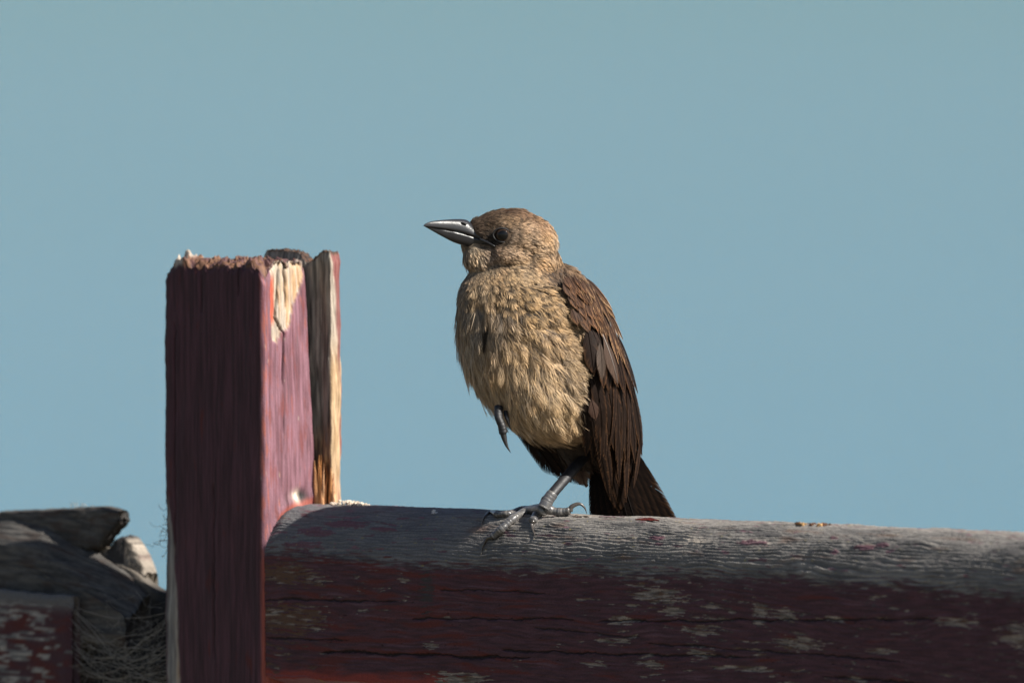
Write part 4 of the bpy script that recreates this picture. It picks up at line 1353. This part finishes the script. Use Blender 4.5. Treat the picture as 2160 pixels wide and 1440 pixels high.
def build_wing():
    root = bpy.data.objects.new('wing', None); COL.objects.link(root)
    root.location = B(1210, 620, -40)
    root.parent = BIRD; root.matrix_parent_inverse = BIRD.matrix_basis.inverted()
    bpy.context.view_layer.update()
    rs = np.random.default_rng(31)
    count = [0]

    def add(bx, by, tx, ty, width, col, edge, off, shaft=None, **kw):
        count[0] += 1
        bx = min(bx, float(interp(by, WB)) - .3 * width); tx = min(tx, float(interp(ty, WB)) - (.25 * width if ty < 900 else 0))
        b = B(bx, by, wing_depth(bx, by)); t = B(tx, ty, wing_depth(tx, ty))
        nb = wing_normal(np.array([bx, tx, (bx + tx) / 2]), np.array([by, ty, (by + ty) / 2]))
        b = b + nb[0] * U * (off - 3); t = t + nb[1] * U * (off + 2)
        mid = B((bx + tx) / 2, (by + ty) / 2, wing_depth((bx + tx) / 2, (by + ty) / 2)) + nb[2] * U * off
        Lm = np.linalg.norm(t - b)
        bow = float(((mid - (b + t) / 2) @ nb[2]) / Lm)
        tone = rs.uniform(.8, 1.2)
        v, f, c = vane(b, t, nb[2], width, np.array(col) * tone, np.array(edge) * tone, shaft if shaft is not None else np.array(col) * .5, bow=np.clip(bow, -.1, .2), seed=count[0], **kw)
        o = link('feather', new_mesh('feather', v, f, c, smooth=False), M_FLIGHT, None)
        o.parent = root
        o.matrix_parent_inverse = root.matrix_world.inverted()
        return o
    # primaries and secondaries: long, dark, closing to the tip
    tips = [(1308, 1084), (1318, 1080), (1323, 1050), (1330, 1030), (1337, 1008), (1346, 985), (1351, 962), (1354, 940)]
    bases = [(1236, 800), (1250, 790), (1262, 780), (1274, 770), (1286, 765), (1296, 760), (1303, 755), (1309, 750)]
    for i, (b, t) in enumerate(zip(bases, tips)):
        add(b[0], b[1], t[0], t[1], 46, WDARK, lerp(WDARK, RUF, .24), -9 + 1.3 * i, K=60, camber=.04, roundness=.34, ragged=.012, edgew=.10)
    for i in range(7):                                                               # inner secondaries / tertials
        f = i / 6
        bx = 1240 + 62 * f; by = 740 + 6 * rs.normal()
        tx = 1264 + 84 * f; ty = 965 + 26 * math.sin(f * 3.0) + 22 * rs.normal()
        add(bx, by, tx, ty, 34, WDARK * 1.1, lerp(WDARK, RUF, .34), 1 + .6 * i, K=54, camber=.05, roundness=.36, ragged=.015, edgew=.11)
    # dark strands beneath the flank
    for i in range(5):
        add(1232 + 8 * i, 790 + 6 * i, 1236 + 14 * i, 960 + 14 * i, 30, WDARK, lerp(WDARK, RUF, .3), -2 - i, K=44, camber=.05, roundness=.5, edgew=.14)
    for i in range(12):                                                              # narrow frayed webs that streak the closed wing
        f = rs.random()
        y1 = rs.uniform(930, 1075); y0 = y1 - rs.uniform(110, 190)
        x1 = float(interp(y1, WF) + (interp(y1, WB) - interp(y1, WF)) * f); x0 = float(interp(y0, WF) + (interp(y0, WB) - interp(y0, WF)) * np.clip(f + .1, 0, 1))
        add(x0, y0, x1, y1, rs.uniform(12, 20), WDARK * rs.uniform(.9, 1.8), lerp(WDARK, RUF, rs.uniform(.15, .4)), 5 + 3 * rs.random(), K=34, camber=.05, roundness=.5, ragged=.02, edgew=.2)
    for i in range(6):                                                               # rear edge, closing the wing over the back
        add(1262 + 8 * i, 620 + 22 * i, 1306 + 6 * i, 760 + 22 * i, 40, WDARK * 1.4, lerp(WDARK, RUF, .5), 0, K=40, camber=.05, roundness=.5, ragged=.015, edgew=.12)
    # greater coverts
    for i in range(10):
        f = i / 9
        bx = 1238 + 62 * f; by = 690 + 16 * f + 4 * rs.normal()
        tx = 1262 + 76 * f + 5 * rs.normal(); ty = 800 + 44 * f + 8 * rs.normal()
        add(bx, by, tx, ty, 32, WDARK * 1.6, lerp(WDARK, RUF, .5), 4 + .5 * i, K=38, camber=.06, roundness=.4, ragged=.02, edgew=.14)
    # one broad grey-brown covert standing off the wing
    add(1262, 712, 1288, 806, 44, (.068, .045, .034), (.11, .07, .05), 15, shaft=(.22, .19, .17), K=44, camber=.07, roundness=.55, ragged=.02, edgew=.12, side=-.03)
    add(1258, 722, 1262, 800, 26, (.05, .036, .028), (.085, .058, .042), 12, K=34, camber=.07, roundness=.5, edgew=.12)
    add(1244, 838, 1250, 880, 26, (.05, .03, .023), (.09, .05, .035), 10, K=30, camber=.07, roundness=.6, edgew=.15)
    # median coverts with rusty fringes
    for r, (y0, n, x0, x1, ln) in enumerate(((660, 8, 1222, 1296, 66), (632, 8, 1208, 1276, 58), (608, 7, 1192, 1256, 50))):
        for i in range(n):
            f = i / (n - 1)
            bx = x0 + (x1 - x0) * f + 3 * rs.normal(); by = y0 - 22 + 12 * f + 4 * rs.normal()
            tx = bx + 20 + 10 * f + 4 * rs.normal(); ty = by + ln * rs.uniform(.85, 1.2)
            add(bx, by, tx, ty, 25, WMID * rs.uniform(.8, 1.3), lerp(RUF, BUFF, np.clip(f * .9 + .2 * rs.normal(), 0, 1)) * rs.uniform(.8, 1.15), 6 + 1.2 * r + .3 * i, K=26, camber=.07, roundness=.55, ragged=.035, edgew=.22)
    # scapulars over the back edge
    for i in range(16):
        f = i / 15
        bx = 1222 + 62 * f ** 1.1 + 4 * rs.normal(); by = 590 + 110 * f + 6 * rs.normal()
        tx = bx + 22 + 4 * rs.normal(); ty = by + 78 + 10 * rs.normal()
        tx = min(tx, float(interp(ty, WB)) - 7); bx = min(bx, float(interp(by, WB)) - 10)
        add(bx, by, tx, ty, 22, WMID * 1.1, lerp(RUF, BUFF, .5) * rs.uniform(.7, 1.2), 8 + .2 * i, K=26, camber=.07, roundness=.5, ragged=.035, edgew=.22)
    # lesser coverts at the bend of the wing
    for i in range(34):
        py = rs.uniform(592, 690); t = rs.uniform(-.02, .55)
        px = float(interp(py, WF) + t * (interp(py, WB) - interp(py, WF)))
        ln = rs.uniform(26, 38)
        add(px, py - 10, px + ln * .42, py - 10 + ln, 17, WMID * rs.uniform(.7, 1.2), lerp(WMID, RUF, rs.uniform(.3, .9)), 8 + 3 * rs.random(), K=18, camber=.08, roundness=.6, ragged=.06, edgew=.3)
    print('wing feathers', count[0])
    return root


wing = build_wing()
_pb, _pt = body_hit(1028, 688), body_hit(1021, 746)
_pn = np.array([-.2, -.95, .1])
_v, _f, _c = vane(_pb + _pn * U * 5, _pt + _pn * U * 7, _pn, 10, (.02, .016, .013), (.05, .04, .03), (.01, .01, .01), K=22, camber=.05, roundness=.5, ragged=.05, seed=900)  # thin dark vane added to stand for the shaded crease in the breast
link('breast_crease_shade', new_mesh('breast_crease_shade', _v, _f, _c, smooth=False), M_FLIGHT, BIRD)


def build_far_wing_and_tail():
    bpy.context.view_layer.update()
    fw = bpy.data.objects.new('far_wing', None); COL.objects.link(fw)
    fw.location = B(1060, 800, 120); fw.parent = BIRD; fw.matrix_parent_inverse = BIRD.matrix_basis.inverted()
    tl = bpy.data.objects.new('tail', None); COL.objects.link(tl)
    tl.location = B(1285, 930, 110); tl.parent = BIRD; tl.matrix_parent_inverse = BIRD.matrix_basis.inverted()
    bpy.context.view_layer.update()
    rs = np.random.default_rng(41)
    nr = np.array([-0.35, -0.9, -0.2])

    def add(par, b, t, nrm, w, col, edge, sd, **kw):
        v, f, c = vane(B(*b), B(*t), np.array(nrm), w, col, edge, np.array(col) * .6, seed=sd, **kw)
        o = link('feather', new_mesh('feather', v, f, c, smooth=False), M_FLIGHT, None)
        o.parent = par; o.matrix_parent_inverse = par.matrix_world.inverted()
    fws = [((1046, 800, 128), (1180, 1004, 96), 50), ((1066, 800, 124), (1205, 1016, 92), 50), ((1090, 810, 120), (1226, 1022, 90), 52), ((1120, 820, 116), (1240, 1026, 86), 46),
           ((1150, 850, 112), (1246, 1010, 84), 40)]
    for i, (b, t, w) in enumerate(fws):
        add(fw, b, t, nr, w, WDARK * .9, lerp(WDARK, RUF, .25) if i < 3 else np.array([.10, .06, .04]), 100 + i, K=70, camber=.03, roundness=.16, ragged=.004, edgew=.10 if i < 3 else .3)
    add(fw, (1186, 890, 66), (1237, 1028, 74), (-.1, -1, -.05), 42, np.array([.07, .045, .034]), np.array([.15, .10, .07]), 120, K=50, camber=.03, roundness=.3, ragged=.006, edgew=.3)
    # upper side of the far wing, seen only from elsewhere
    for i in range(8):
        f = i / 7
        add(fw, (1030 + 60 * f, 660 + 20 * f, 104 + 16 * f), (1070 + 90 * f, 840 + 40 * f, 128 - 6 * f), (-.5, .8, .1), 46, WDARK, lerp(WDARK, RUF, .5), 130 + i, K=40, camber=.06)
    # tail: ten feathers going down behind the rail
    for i in range(10):
        f = i / 9
        b = (1258 + 52 * f, 930 - 14 * f, 108 + 3 * abs(i - 4.5))
        t = (1282 + 178 * f ** 1.05, 1215 - 10 * f, 128 + 5 * abs(i - 4.5))
        add(tl, b, t, (-.1, -1, -.15), 52, WDARK * .55, lerp(WDARK, RUF, .10 if i < 9 else .4), 150 + i, K=64, camber=.03, roundness=.2, ragged=.006, edgew=.10 if i < 9 else .2)
    for i in range(9):                                                               # under-tail coverts
        f = i / 8
        add(tl, (1206 + 54 * f, 900 + 8 * rs.normal(), 78), (1246 + 60 * f, 965 + 32 * f + 8 * rs.normal(), 92), (-.1, -1, -.1), 36, WDARK * .8, lerp(WDARK, RUF, .2), 170 + i, K=30, camber=.08, roundness=.5, ragged=.05)


build_far_wing_and_tail()


# ------------------------------------------------------------------ bird: bill, eye, legs
M_BILL = mat_horn('black_bill_horn', (.016, .016, .018), 0.34, 1300, 0.2, 0.0)
M_LEG = mat_horn('dark_leg_scales', (.03, .03, .034), 0.30, 1800, 0.3, 0.25, True)
M_DARKLEG = mat_horn('black_leg_skin', (.01, .01, .01), 0.55, 1800, 0.25, 0.0, True)
M_CLAW = mat_horn('dark_claw_horn', (.05, .043, .038), 0.32, 1500, 0.1, 0.2)


def build_bill():
    # x, culmen y, tomium y, half-width
    up = [(893.5, 475.0, 477.5, 0.8), (898, 471.5, 478, 3), (908, 467.5, 479.5, 6.5), (925, 464.8, 482, 11), (945, 463, 485.2, 15.5), (965, 462.0, 489, 22), (982, 463.2, 493.5, 28), (992, 469, 496.5, 31), (1002, 478.5, 500, 33), (1022, 499, 508, 36), (1044, 517, 520, 38)]
    lo = [(896.5, 477.2, 478.6, 0.8), (902, 478.5, 481.5, 3), (915, 480.3, 489, 6.5), (932, 482.9, 498.5, 10.5), (948, 485.7, 507, 14.5), (960, 488, 512.5, 20), (980, 493, 519, 26), (1000, 499.5, 525, 32), (1012, 504, 523, 34), (1028, 511, 517.5, 36), (1044, 519, 521.5, 38)]
    n = 18

    # the bill's near flank meets the face where the face is; its tip points a little at the viewer
    hws = {1000: 33, 1022: 36, 1044: 38}
    bx_, bc_ = [880.0], [0.0]
    for x, y in ((1000, 500), (1022, 508), (1044, 520)):
        dd = float(Pinv(body_hit(x, y)[None])[2][0]) + 0.07 * (1000 - y)
        bx_.append(float(x)); bc_.append(dd - 3.5 + 0.74 * hws[x])
    bc_[0] = bc_[1] - 0.5 * 120

    def shell(rows, upper):
        r = smooth_path(rows, 44)
        a = np.linspace(0, np.pi, n)
        X = np.repeat(r[:, 0][:, None], 2 * n - 2, 1)
        top = r[:, 1][:, None]; bot = r[:, 2][:, None]; hw = r[:, 3][:, None]
        ca, sa = np.cos(a)[None], np.sin(a)[None]
        ex = 0.85
        if upper:
            Y1 = bot + (top - bot) * sa ** ex; D1 = hw * np.sign(ca) * np.abs(ca) ** 0.8
            yb, db = bot - 0.6, hw
        else:
            Y1 = top + (bot - top) * sa ** ex; D1 = hw * 0.97 * np.sign(ca) * np.abs(ca) ** 0.8
            yb, db = top + 0.6, hw * 0.97
        t = np.linspace(-1, 1, n)[1:-1][None]
        Y = np.concatenate([Y1, yb + 0 * t * db], 1); D = np.concatenate([D1, db * t], 1)
        D = 0.74 * D + np.interp(X, bx_, bc_)
        v = B(X, Y, D)
        f = grid_faces(len(r), 2 * n - 2, True)
        return v.reshape(-1, 3), f
    root = bpy.data.objects.new('bill', None); COL.objects.link(root); root.location = P(1000, 497, 0)
    root.parent = BIRD; root.matrix_parent_inverse = BIRD.matrix_basis.inverted()
    bpy.context.view_layer.update()

    def sub(name, v, f, mat):
        o = link(name, new_mesh(name, v, f), mat, None); o.parent = root; o.matrix_parent_inverse = root.matrix_world.inverted()
    v, f = shell(up, True); sub('upper_mandible', v, f, M_BILL)
    v, f = shell(lo, False); sub('lower_mandible', v, f, M_BILL)
    # nostril slits
    md, N, L, b = mat_base('nostril_dark'); b.inputs['Base Color'].default_value = (.006, .006, .006, 1)
    for s in (-1, 1):
        v, f = ellipsoid((979, 471.0, s * 17.5 + float(np.interp(979, bx_, bc_))), (7.5, 2.2, 3.0), 14, 10); sub('nostril', v, f, md)
    # dark skin of the gape running back under the eye
    pts = np.array([(1012, 504.5, -34), (1028, 511.0, -43), (1044, 519.5, -49)])
    v, f = tube(B(*smooth_path(pts, 10).T), U * np.linspace(3.0, 1.2, 10), 8); sub('gape', v, f, M_BILL)


build_bill()


def build_eye(back=False):
    h = body_hit(EYE[0], EYE[1], back)
    _, _, dd = Pinv(h[None]); dd = float(dd[0])
    sgn = 1 if back else -1
    dd = dd + 0.07 * (1000 - EYE[1])
    c = (EYE[0], EYE[1], dd - sgn * 8)
    m, N, L, b = mat_base('dark_eye')
    tc = N.new('ShaderNodeTexCoord')
    # pupil and iris by distance from the eye's axis (object space = about the eye's centre)
    sep = N.new('ShaderNodeSeparateXYZ'); L.new(tc.outputs['Object'], sep.inputs[0])
    cb = N.new('ShaderNodeCombineXYZ'); L.new(sep.outputs[0], cb.inputs[0]); L.new(sep.outputs[2], cb.inputs[2])
    ln = N.new('ShaderNodeVectorMath'); ln.operation = 'LENGTH'; L.new(cb.outputs[0], ln.inputs[0])
    rp = N.new('ShaderNodeValToRGB')
    mr = N.new('ShaderNodeMapRange'); mr.inputs['From Max'].default_value = 17 * U; L.new(ln.outputs['Value'], mr.inputs['Value'])
    L.new(mr.outputs[0], rp.inputs[0])
    e = rp.color_ramp.elements
    e[0].position = 0.58; e[0].color = (.004, .004, .004, 1)
    e[1].position = 0.70; e[1].color = (.035, .02, .012, 1)
    k = rp.color_ramp.elements.new(0.93); k.color = (.022, .013, .009, 1)
    k = rp.color_ramp.elements.new(0.98); k.color = (.006, .006, .006, 1)
    L.new(rp.outputs[0], b.inputs['Base Color'])
    b.inputs['Roughness'].default_value = 0.05; b.inputs['IOR'].default_value = 1.36
    ctr = B(*c)
    v, f = ellipsoid(c, (17, 16.5, 15), 0, 24)
    me = new_mesh('eye', v - ctr, f)
    o = bpy.data.objects.new('eye', me); COL.objects.link(o); me.materials.append(m)
    o.location = ctr; o.parent = BIRD; o.matrix_parent_inverse = BIRD.matrix_basis.inverted()
    # bare lid skin round it
    th = np.linspace(0, 2 * np.pi, 40, endpoint=False)
    ring = B(c[0] - 1.0 + 18.2 * np.cos(th) * (1 + .10 * (np.cos(th) < 0) * np.abs(np.cos(th))), c[1] + 14.6 * np.sin(th) + 1.2 * np.cos(th), c[2] + sgn * (9.5 - 3.0 * np.abs(np.cos(th))))
    r = np.concatenate([ring, ring[:2]])
    v, f = tube(r, np.full(len(r), 1.9 * U), 8)
    ml, N, L, b = mat_base('lid_skin'); b.inputs['Base Color'].default_value = (.008, .007, .007, 1); b.inputs['Roughness'].default_value = .75
    link('eyelid', new_mesh('eyelid', v, f[:1]), ml, BIRD)


build_eye()
build_eye(True)


def scaly(path, rad, n=14, scute=7.0, amp=0.10, colr=(.03, .03, .034), dust=0.0, seed=0, m=None):
    """limb with ring scutes: path world points, rad units"""
    L = np.concatenate([[0], np.cumsum(np.linalg.norm(np.diff(path, axis=0), axis=1))]) / U
    m = m or max(12, int(L[-1] / 1.1))
    t = np.linspace(0, L[-1], m)
    p = np.stack([np.interp(t, L, path[:, k]) for k in range(3)], 1)
    r = np.interp(t, L, rad)
    ph = (t / scute) % 1
    ph = ((t / scute) + 0.35 * perlin(t / scute * .7, seed * 1.7, 0.3)) % 1
    r2 = r * (1 + 0.6 * amp * (np.sin(np.pi * ph) ** 0.5 - 0.7) + .05 * perlin(t / 13, seed * 2.1, 4.0))
    v, f = tube(p, r2 * U, n, 0.9)
    rs = np.random.default_rng(seed)
    c = np.tile(np.array(colr), (len(v), 1))
    groove = np.repeat(sstep(.2, .0, np.minimum(ph, 1 - ph)), n)
    nv = sstep(-.1, .35, perlin(v[:, 0] / U / 9, v[:, 1] / U / 9, v[:, 2] / U / 9))
    nv = np.concatenate([nv])
    g = np.concatenate([groove, [0, 0]])
    c = lerp(c, np.array([.20, .185, .165]), np.clip(dust * (0.35 * nv + 0.5 * g), 0, 1))
    return v, f, c


def build_legs():
    bpy.context.view_layer.update()
    def node(name, loc):
        o = bpy.data.objects.new(name, None); COL.objects.link(o); o.location = loc
        o.parent = BIRD; o.matrix_parent_inverse = BIRD.matrix_basis.inverted()
        bpy.context.view_layer.update()
        return o

    def sub(par, name, vfc, mat):
        o = link(name, new_mesh(name, vfc[0], vfc[1], vfc[2] if len(vfc) > 2 else None), mat, None)
        o.parent = par; o.matrix_parent_inverse = par.matrix_world.inverted()
    # standing leg
    hp, hn = rail_hit(1150, 1092)
    _, _, d0 = Pinv(hp[None]); d0 = float(d0[0])
    ank = np.array([1150, 1060, d0 + 10])
    leg = node('leg', P(1235, 955, 40))
    tar = smooth_path([P(1246, 930, 52), P(1232, 962, 44), P(1200, 1000, (d0 + 10 + 40) / 2 + 5), P(1166, 1040, d0 + 14), P(1150, 1062, d0 + 10)], 40)
    sub(leg, 'tarsus', scaly(tar, np.interp(np.linspace(0, 1, 40), [0, .25, .75, .92, 1], [14, 12.5, 11.5, 14, 14]), 16, 17, .05, (.010, .010, .012), 0.0, 1), M_DARKLEG)
    sub(leg, 'ankle', scaly(smooth_path([P(1166, 1040, d0 + 12), P(1156, 1054, d0 + 8), P(1146, 1072, d0 + 4)], 20), np.linspace(13.5, 15.0, 20), 16, 8.5, .08, (.06, .06, .063), .8, 2), M_LEG)

    def on_rail(px, py, r):
        h, n = rail_hit(px, py)
        if h is None:
            return P(px, py, d0 + 30)
        return h + n * r * U

    def toe(pts, rad, claw, seed, crad=5.0, col=(.055, .055, .058)):
        rad = [1.08 * r for r in rad]; crad = crad * 1.15
        w = np.array([np.array(P(*q[:3])) if len(q) > 2 else on_rail(q[0], q[1], r * .8) for q, r in zip(pts, rad)])
        path = smooth_path(w, 30)
        rr = np.interp(np.linspace(0, 1, 30), np.linspace(0, 1, len(rad)), rad)
        # knuckle pads
        rr = rr * (1 + .10 * np.sin(np.linspace(0, len(rad) - 1, 30) * 2 * np.pi + .5))
        sub(leg, 'toe', scaly(path, rr, 14, 7.5, .16, col, 1.0, seed), M_LEG)
        cw = [w[-1]] + [np.array(P(*q[:3])) if len(q) > 2 else on_rail(q[0], q[1], 3.0) for q in claw]
        cp = smooth_path(cw, 18)
        v, f = tube(cp, U * np.linspace(crad, .5, 18), 10)
        sub(leg, 'claw', (v, f), M_CLAW)
    dd = d0
    # middle toe, reaching left and down over the shoulder of the rail
    toe([(1146, 1072, dd + 2), (1118, 1082), (1090, 1094), (1066, 1113), (1044, 1134)], [11, 9, 8.6, 8.4, 8.0], [(1030, 1136), (1021, 1150), (1016, 1172)], 3, 5.6)
    # inner toe to the left
    toe([(1144, 1072, dd + 6), (1108, 1081), (1076, 1087), (1052, 1088)], [10, 8.2, 7.6, 7.4], [(1036, 1082), (1023, 1092), (1017, 1110)], 4, 5.4, (.03, .03, .033))
    # outer toe pointing at the viewer
    h1, n1 = rail_hit(1127, 1104)
    toe([(1148, 1074, dd + 2), (1139, 1088), (1129, 1101)], [11, 9, 8.6], [(1123, 1108), (1127, 1120), (1132, 1133)], 5, 5.0)
    # hind toe
    toe([(1152, 1072, dd + 8), (1176, 1079, dd + 4), (1202, 1077, dd - 2)], [11, 9, 8.6], [(1206, 1068, dd - 4), (1222, 1062, dd - 4), (1233, 1070, dd - 4), (1238, 1083, dd - 4)], 6, 5.6)
    # raised foot tucked against the belly
    rl = node('raised_leg', P(1050, 870, -70))
    b1 = float(Pinv(body_hit(1075, 860)[None])[2][0])
    b1 = b1 - 4
    sub(rl, 'toe', scaly(smooth_path([P(1052, 858, b1 + 10), P(1052, 880, b1 - 4), P(1058, 896, b1 - 8), P(1062, 914, b1 - 8)], 20), np.linspace(9.5, 9.8, 20), 12, 8, .14, (.006, .006, .007), 0.0, 8), M_DARKLEG)
    v, f = tube(smooth_path([P(1060, 908, b1 - 8), P(1064, 925, b1 - 8), P(1069, 940, b1 - 8), P(1077, 954, b1 - 8)], 16), U * np.linspace(7.8, .6, 16), 10)
    sub(rl, 'claw', (v, f, np.tile(np.array([.008, .008, .008]), (len(v), 1))), M_DARKLEG)
    sub(rl, 'toe', scaly(smooth_path([P(1066, 868, b1 + 8), P(1069, 880, b1), P(1072, 888, b1 - 2)], 12), np.linspace(5.5, 4.5, 12), 10, 7, .12, (.006, .006, .007), 0.0, 9), M_DARKLEG)
    v, f = tube(smooth_path([P(1071, 886, b1 - 2), P(1074, 896, b1 - 2), P(1078, 907, b1 - 2)], 10), U * np.linspace(4.2, .5, 10), 8)
    sub(rl, 'claw', (v, f, np.tile(np.array([.008, .008, .008]), (len(v), 1))), M_DARKLEG)


build_legs()


# ------------------------------------------------------------------ small things lying on the rail
def chip(n_seed, size, flat=0.5):
    rs = np.random.default_rng(n_seed)
    n = 7
    th = np.linspace(0, np.pi, n); ph = np.linspace(0, 2 * np.pi, 9, endpoint=False)
    T, F = np.meshgrid(th, ph, indexing='ij')
    r = 1 + 0.45 * rs.normal(size=T.shape).clip(-1, 1)
    r[0] = r[0, 0]; r[-1] = r[-1, 0]
    v = np.stack([r * np.sin(T) * np.cos(F), r * np.sin(T) * np.sin(F), flat * r * np.cos(T)], -1).reshape(-1, 3) * size * U
    return v, grid_faces(n, 9, True)


def build_debris():
    rs = np.random.default_rng(77)
    parts = []
    for i in range(46):                                               # pale wood crumbs behind the post
        u = rs.uniform(78, 150); v = rs.uniform(150, 205)
        s = rs.uniform(2.0, 5.5)
        a, f = chip(200 + i, s, .6)
        parts.append((a + FW(u, v, W0 + 1 + rs.uniform(0, 9) * max(0, 1 - abs(u - 104) / 45)), f, np.tile(PALE * rs.uniform(.8, 1.35), (len(a), 1))))
    v, f, c = merge(parts)
    link('wood_crumbs', new_mesh('wood_crumbs', v, f, c, smooth=False), M_BARE, label='small heap of pale wood crumbs on the rail beside the board', category='wood crumbs', kind='stuff')
    parts = []
    for i in range(16):
        px = 1672 + abs(rs.normal()) * 26
        h, n = rail_hit(px, 1112)
        base = FWinv(h)
        vv = rs.uniform(120, 170)
        a, f = chip(300 + i, rs.uniform(1.6, 5.0) if i > 3 else 6.0, .7)
        parts.append((a + FW(base[0], vv, W0 + 2), f, np.tile((BROWN if i % 3 else TAN) * rs.uniform(.5, 1.2), (len(a), 1))))
    v, f, c = merge(parts)
    link('bark_crumbs', new_mesh('bark_crumbs', v, f, c, smooth=False), M_BARE, label='few dark bark crumbs on top of the rail, right of the bird', category='bark crumbs', kind='stuff')
    # tuft of lint on the shaded rail
    a, f = chip(400, 6, .8)
    h, n = rail_hit(917, 1082)
    link('lint_tuft', new_mesh('lint_tuft', a + h + n * U * 3, f, np.tile(np.array([.42, .42, .44]), (len(a), 1)), smooth=False), M_BARE,
         label='small pale tuft of lint on the rail between post and bird', category='lint')
    # curled paint flakes
    k = 0
    for (px, py, ln, wd, c) in ((1290, 1093, 60, 5, PINK), (1365, 1098, 56, 4, RED * .5), (1395, 1086, 26, 7, PINK * .9), (1225, 1090, 40, 4, PALE * .6)):
        h, n = rail_hit(px, py)
        if h is None:
            continue
        b = FWinv(h)
        m = 12
        s = np.linspace(-.5, .5, m)
        uu = b[0] + ln * s
        wv = 2.0 * perlin(s * 5 + k, 3.0, 1.0) + 1.0
        w2 = wd * (1 - 0.8 * np.abs(2 * s) ** 3) * (1 + .3 * perlin(s * 7, k * 2.0, 0.0))
        hgt = []
        V = []
        for j in (-1, -.3, .4, 1):
            vvv = b[1] + w2 * j * .6
            pts = FW(uu, vvv, np.full(m, 200.0))
            z = []
            for q in pts:
                r = RAIL_BVH.ray_cast(Vector(q), Vector((0, 0, -1)))
                z.append(r[0][2] if r[0] is not None else h[2])
            pts[:, 2] = np.array(z) + U * (2.4 + wv + 1.5 * abs(j))
            V.append(pts)
        V = np.stack(V, 1).reshape(-1, 3)
        f = grid_faces(m, 4)
        low = V - np.array([0, 0, 1.6 * U])
        vv, ff, _ = merge([(V, f), (low, f[:, ::-1])])
        names = ('on the rail right behind the bird\'s foot', 'dark red and narrow, on the rail below the tail', 'on the top edge of the rail below the tail tip', 'pale and narrow, beside the bird\'s hind claw')
        link('paint_flake', new_mesh('paint_flake', vv, ff, np.tile(np.array(c), (len(vv), 1))), M_POST, label='curled paint flake ' + names[k], category='paint flake', group='paint flakes on the rail')
        k += 1


build_debris()
print('tris', sum(len(o.data.polygons) * 2 for o in bpy.data.objects if o.type == 'MESH'))
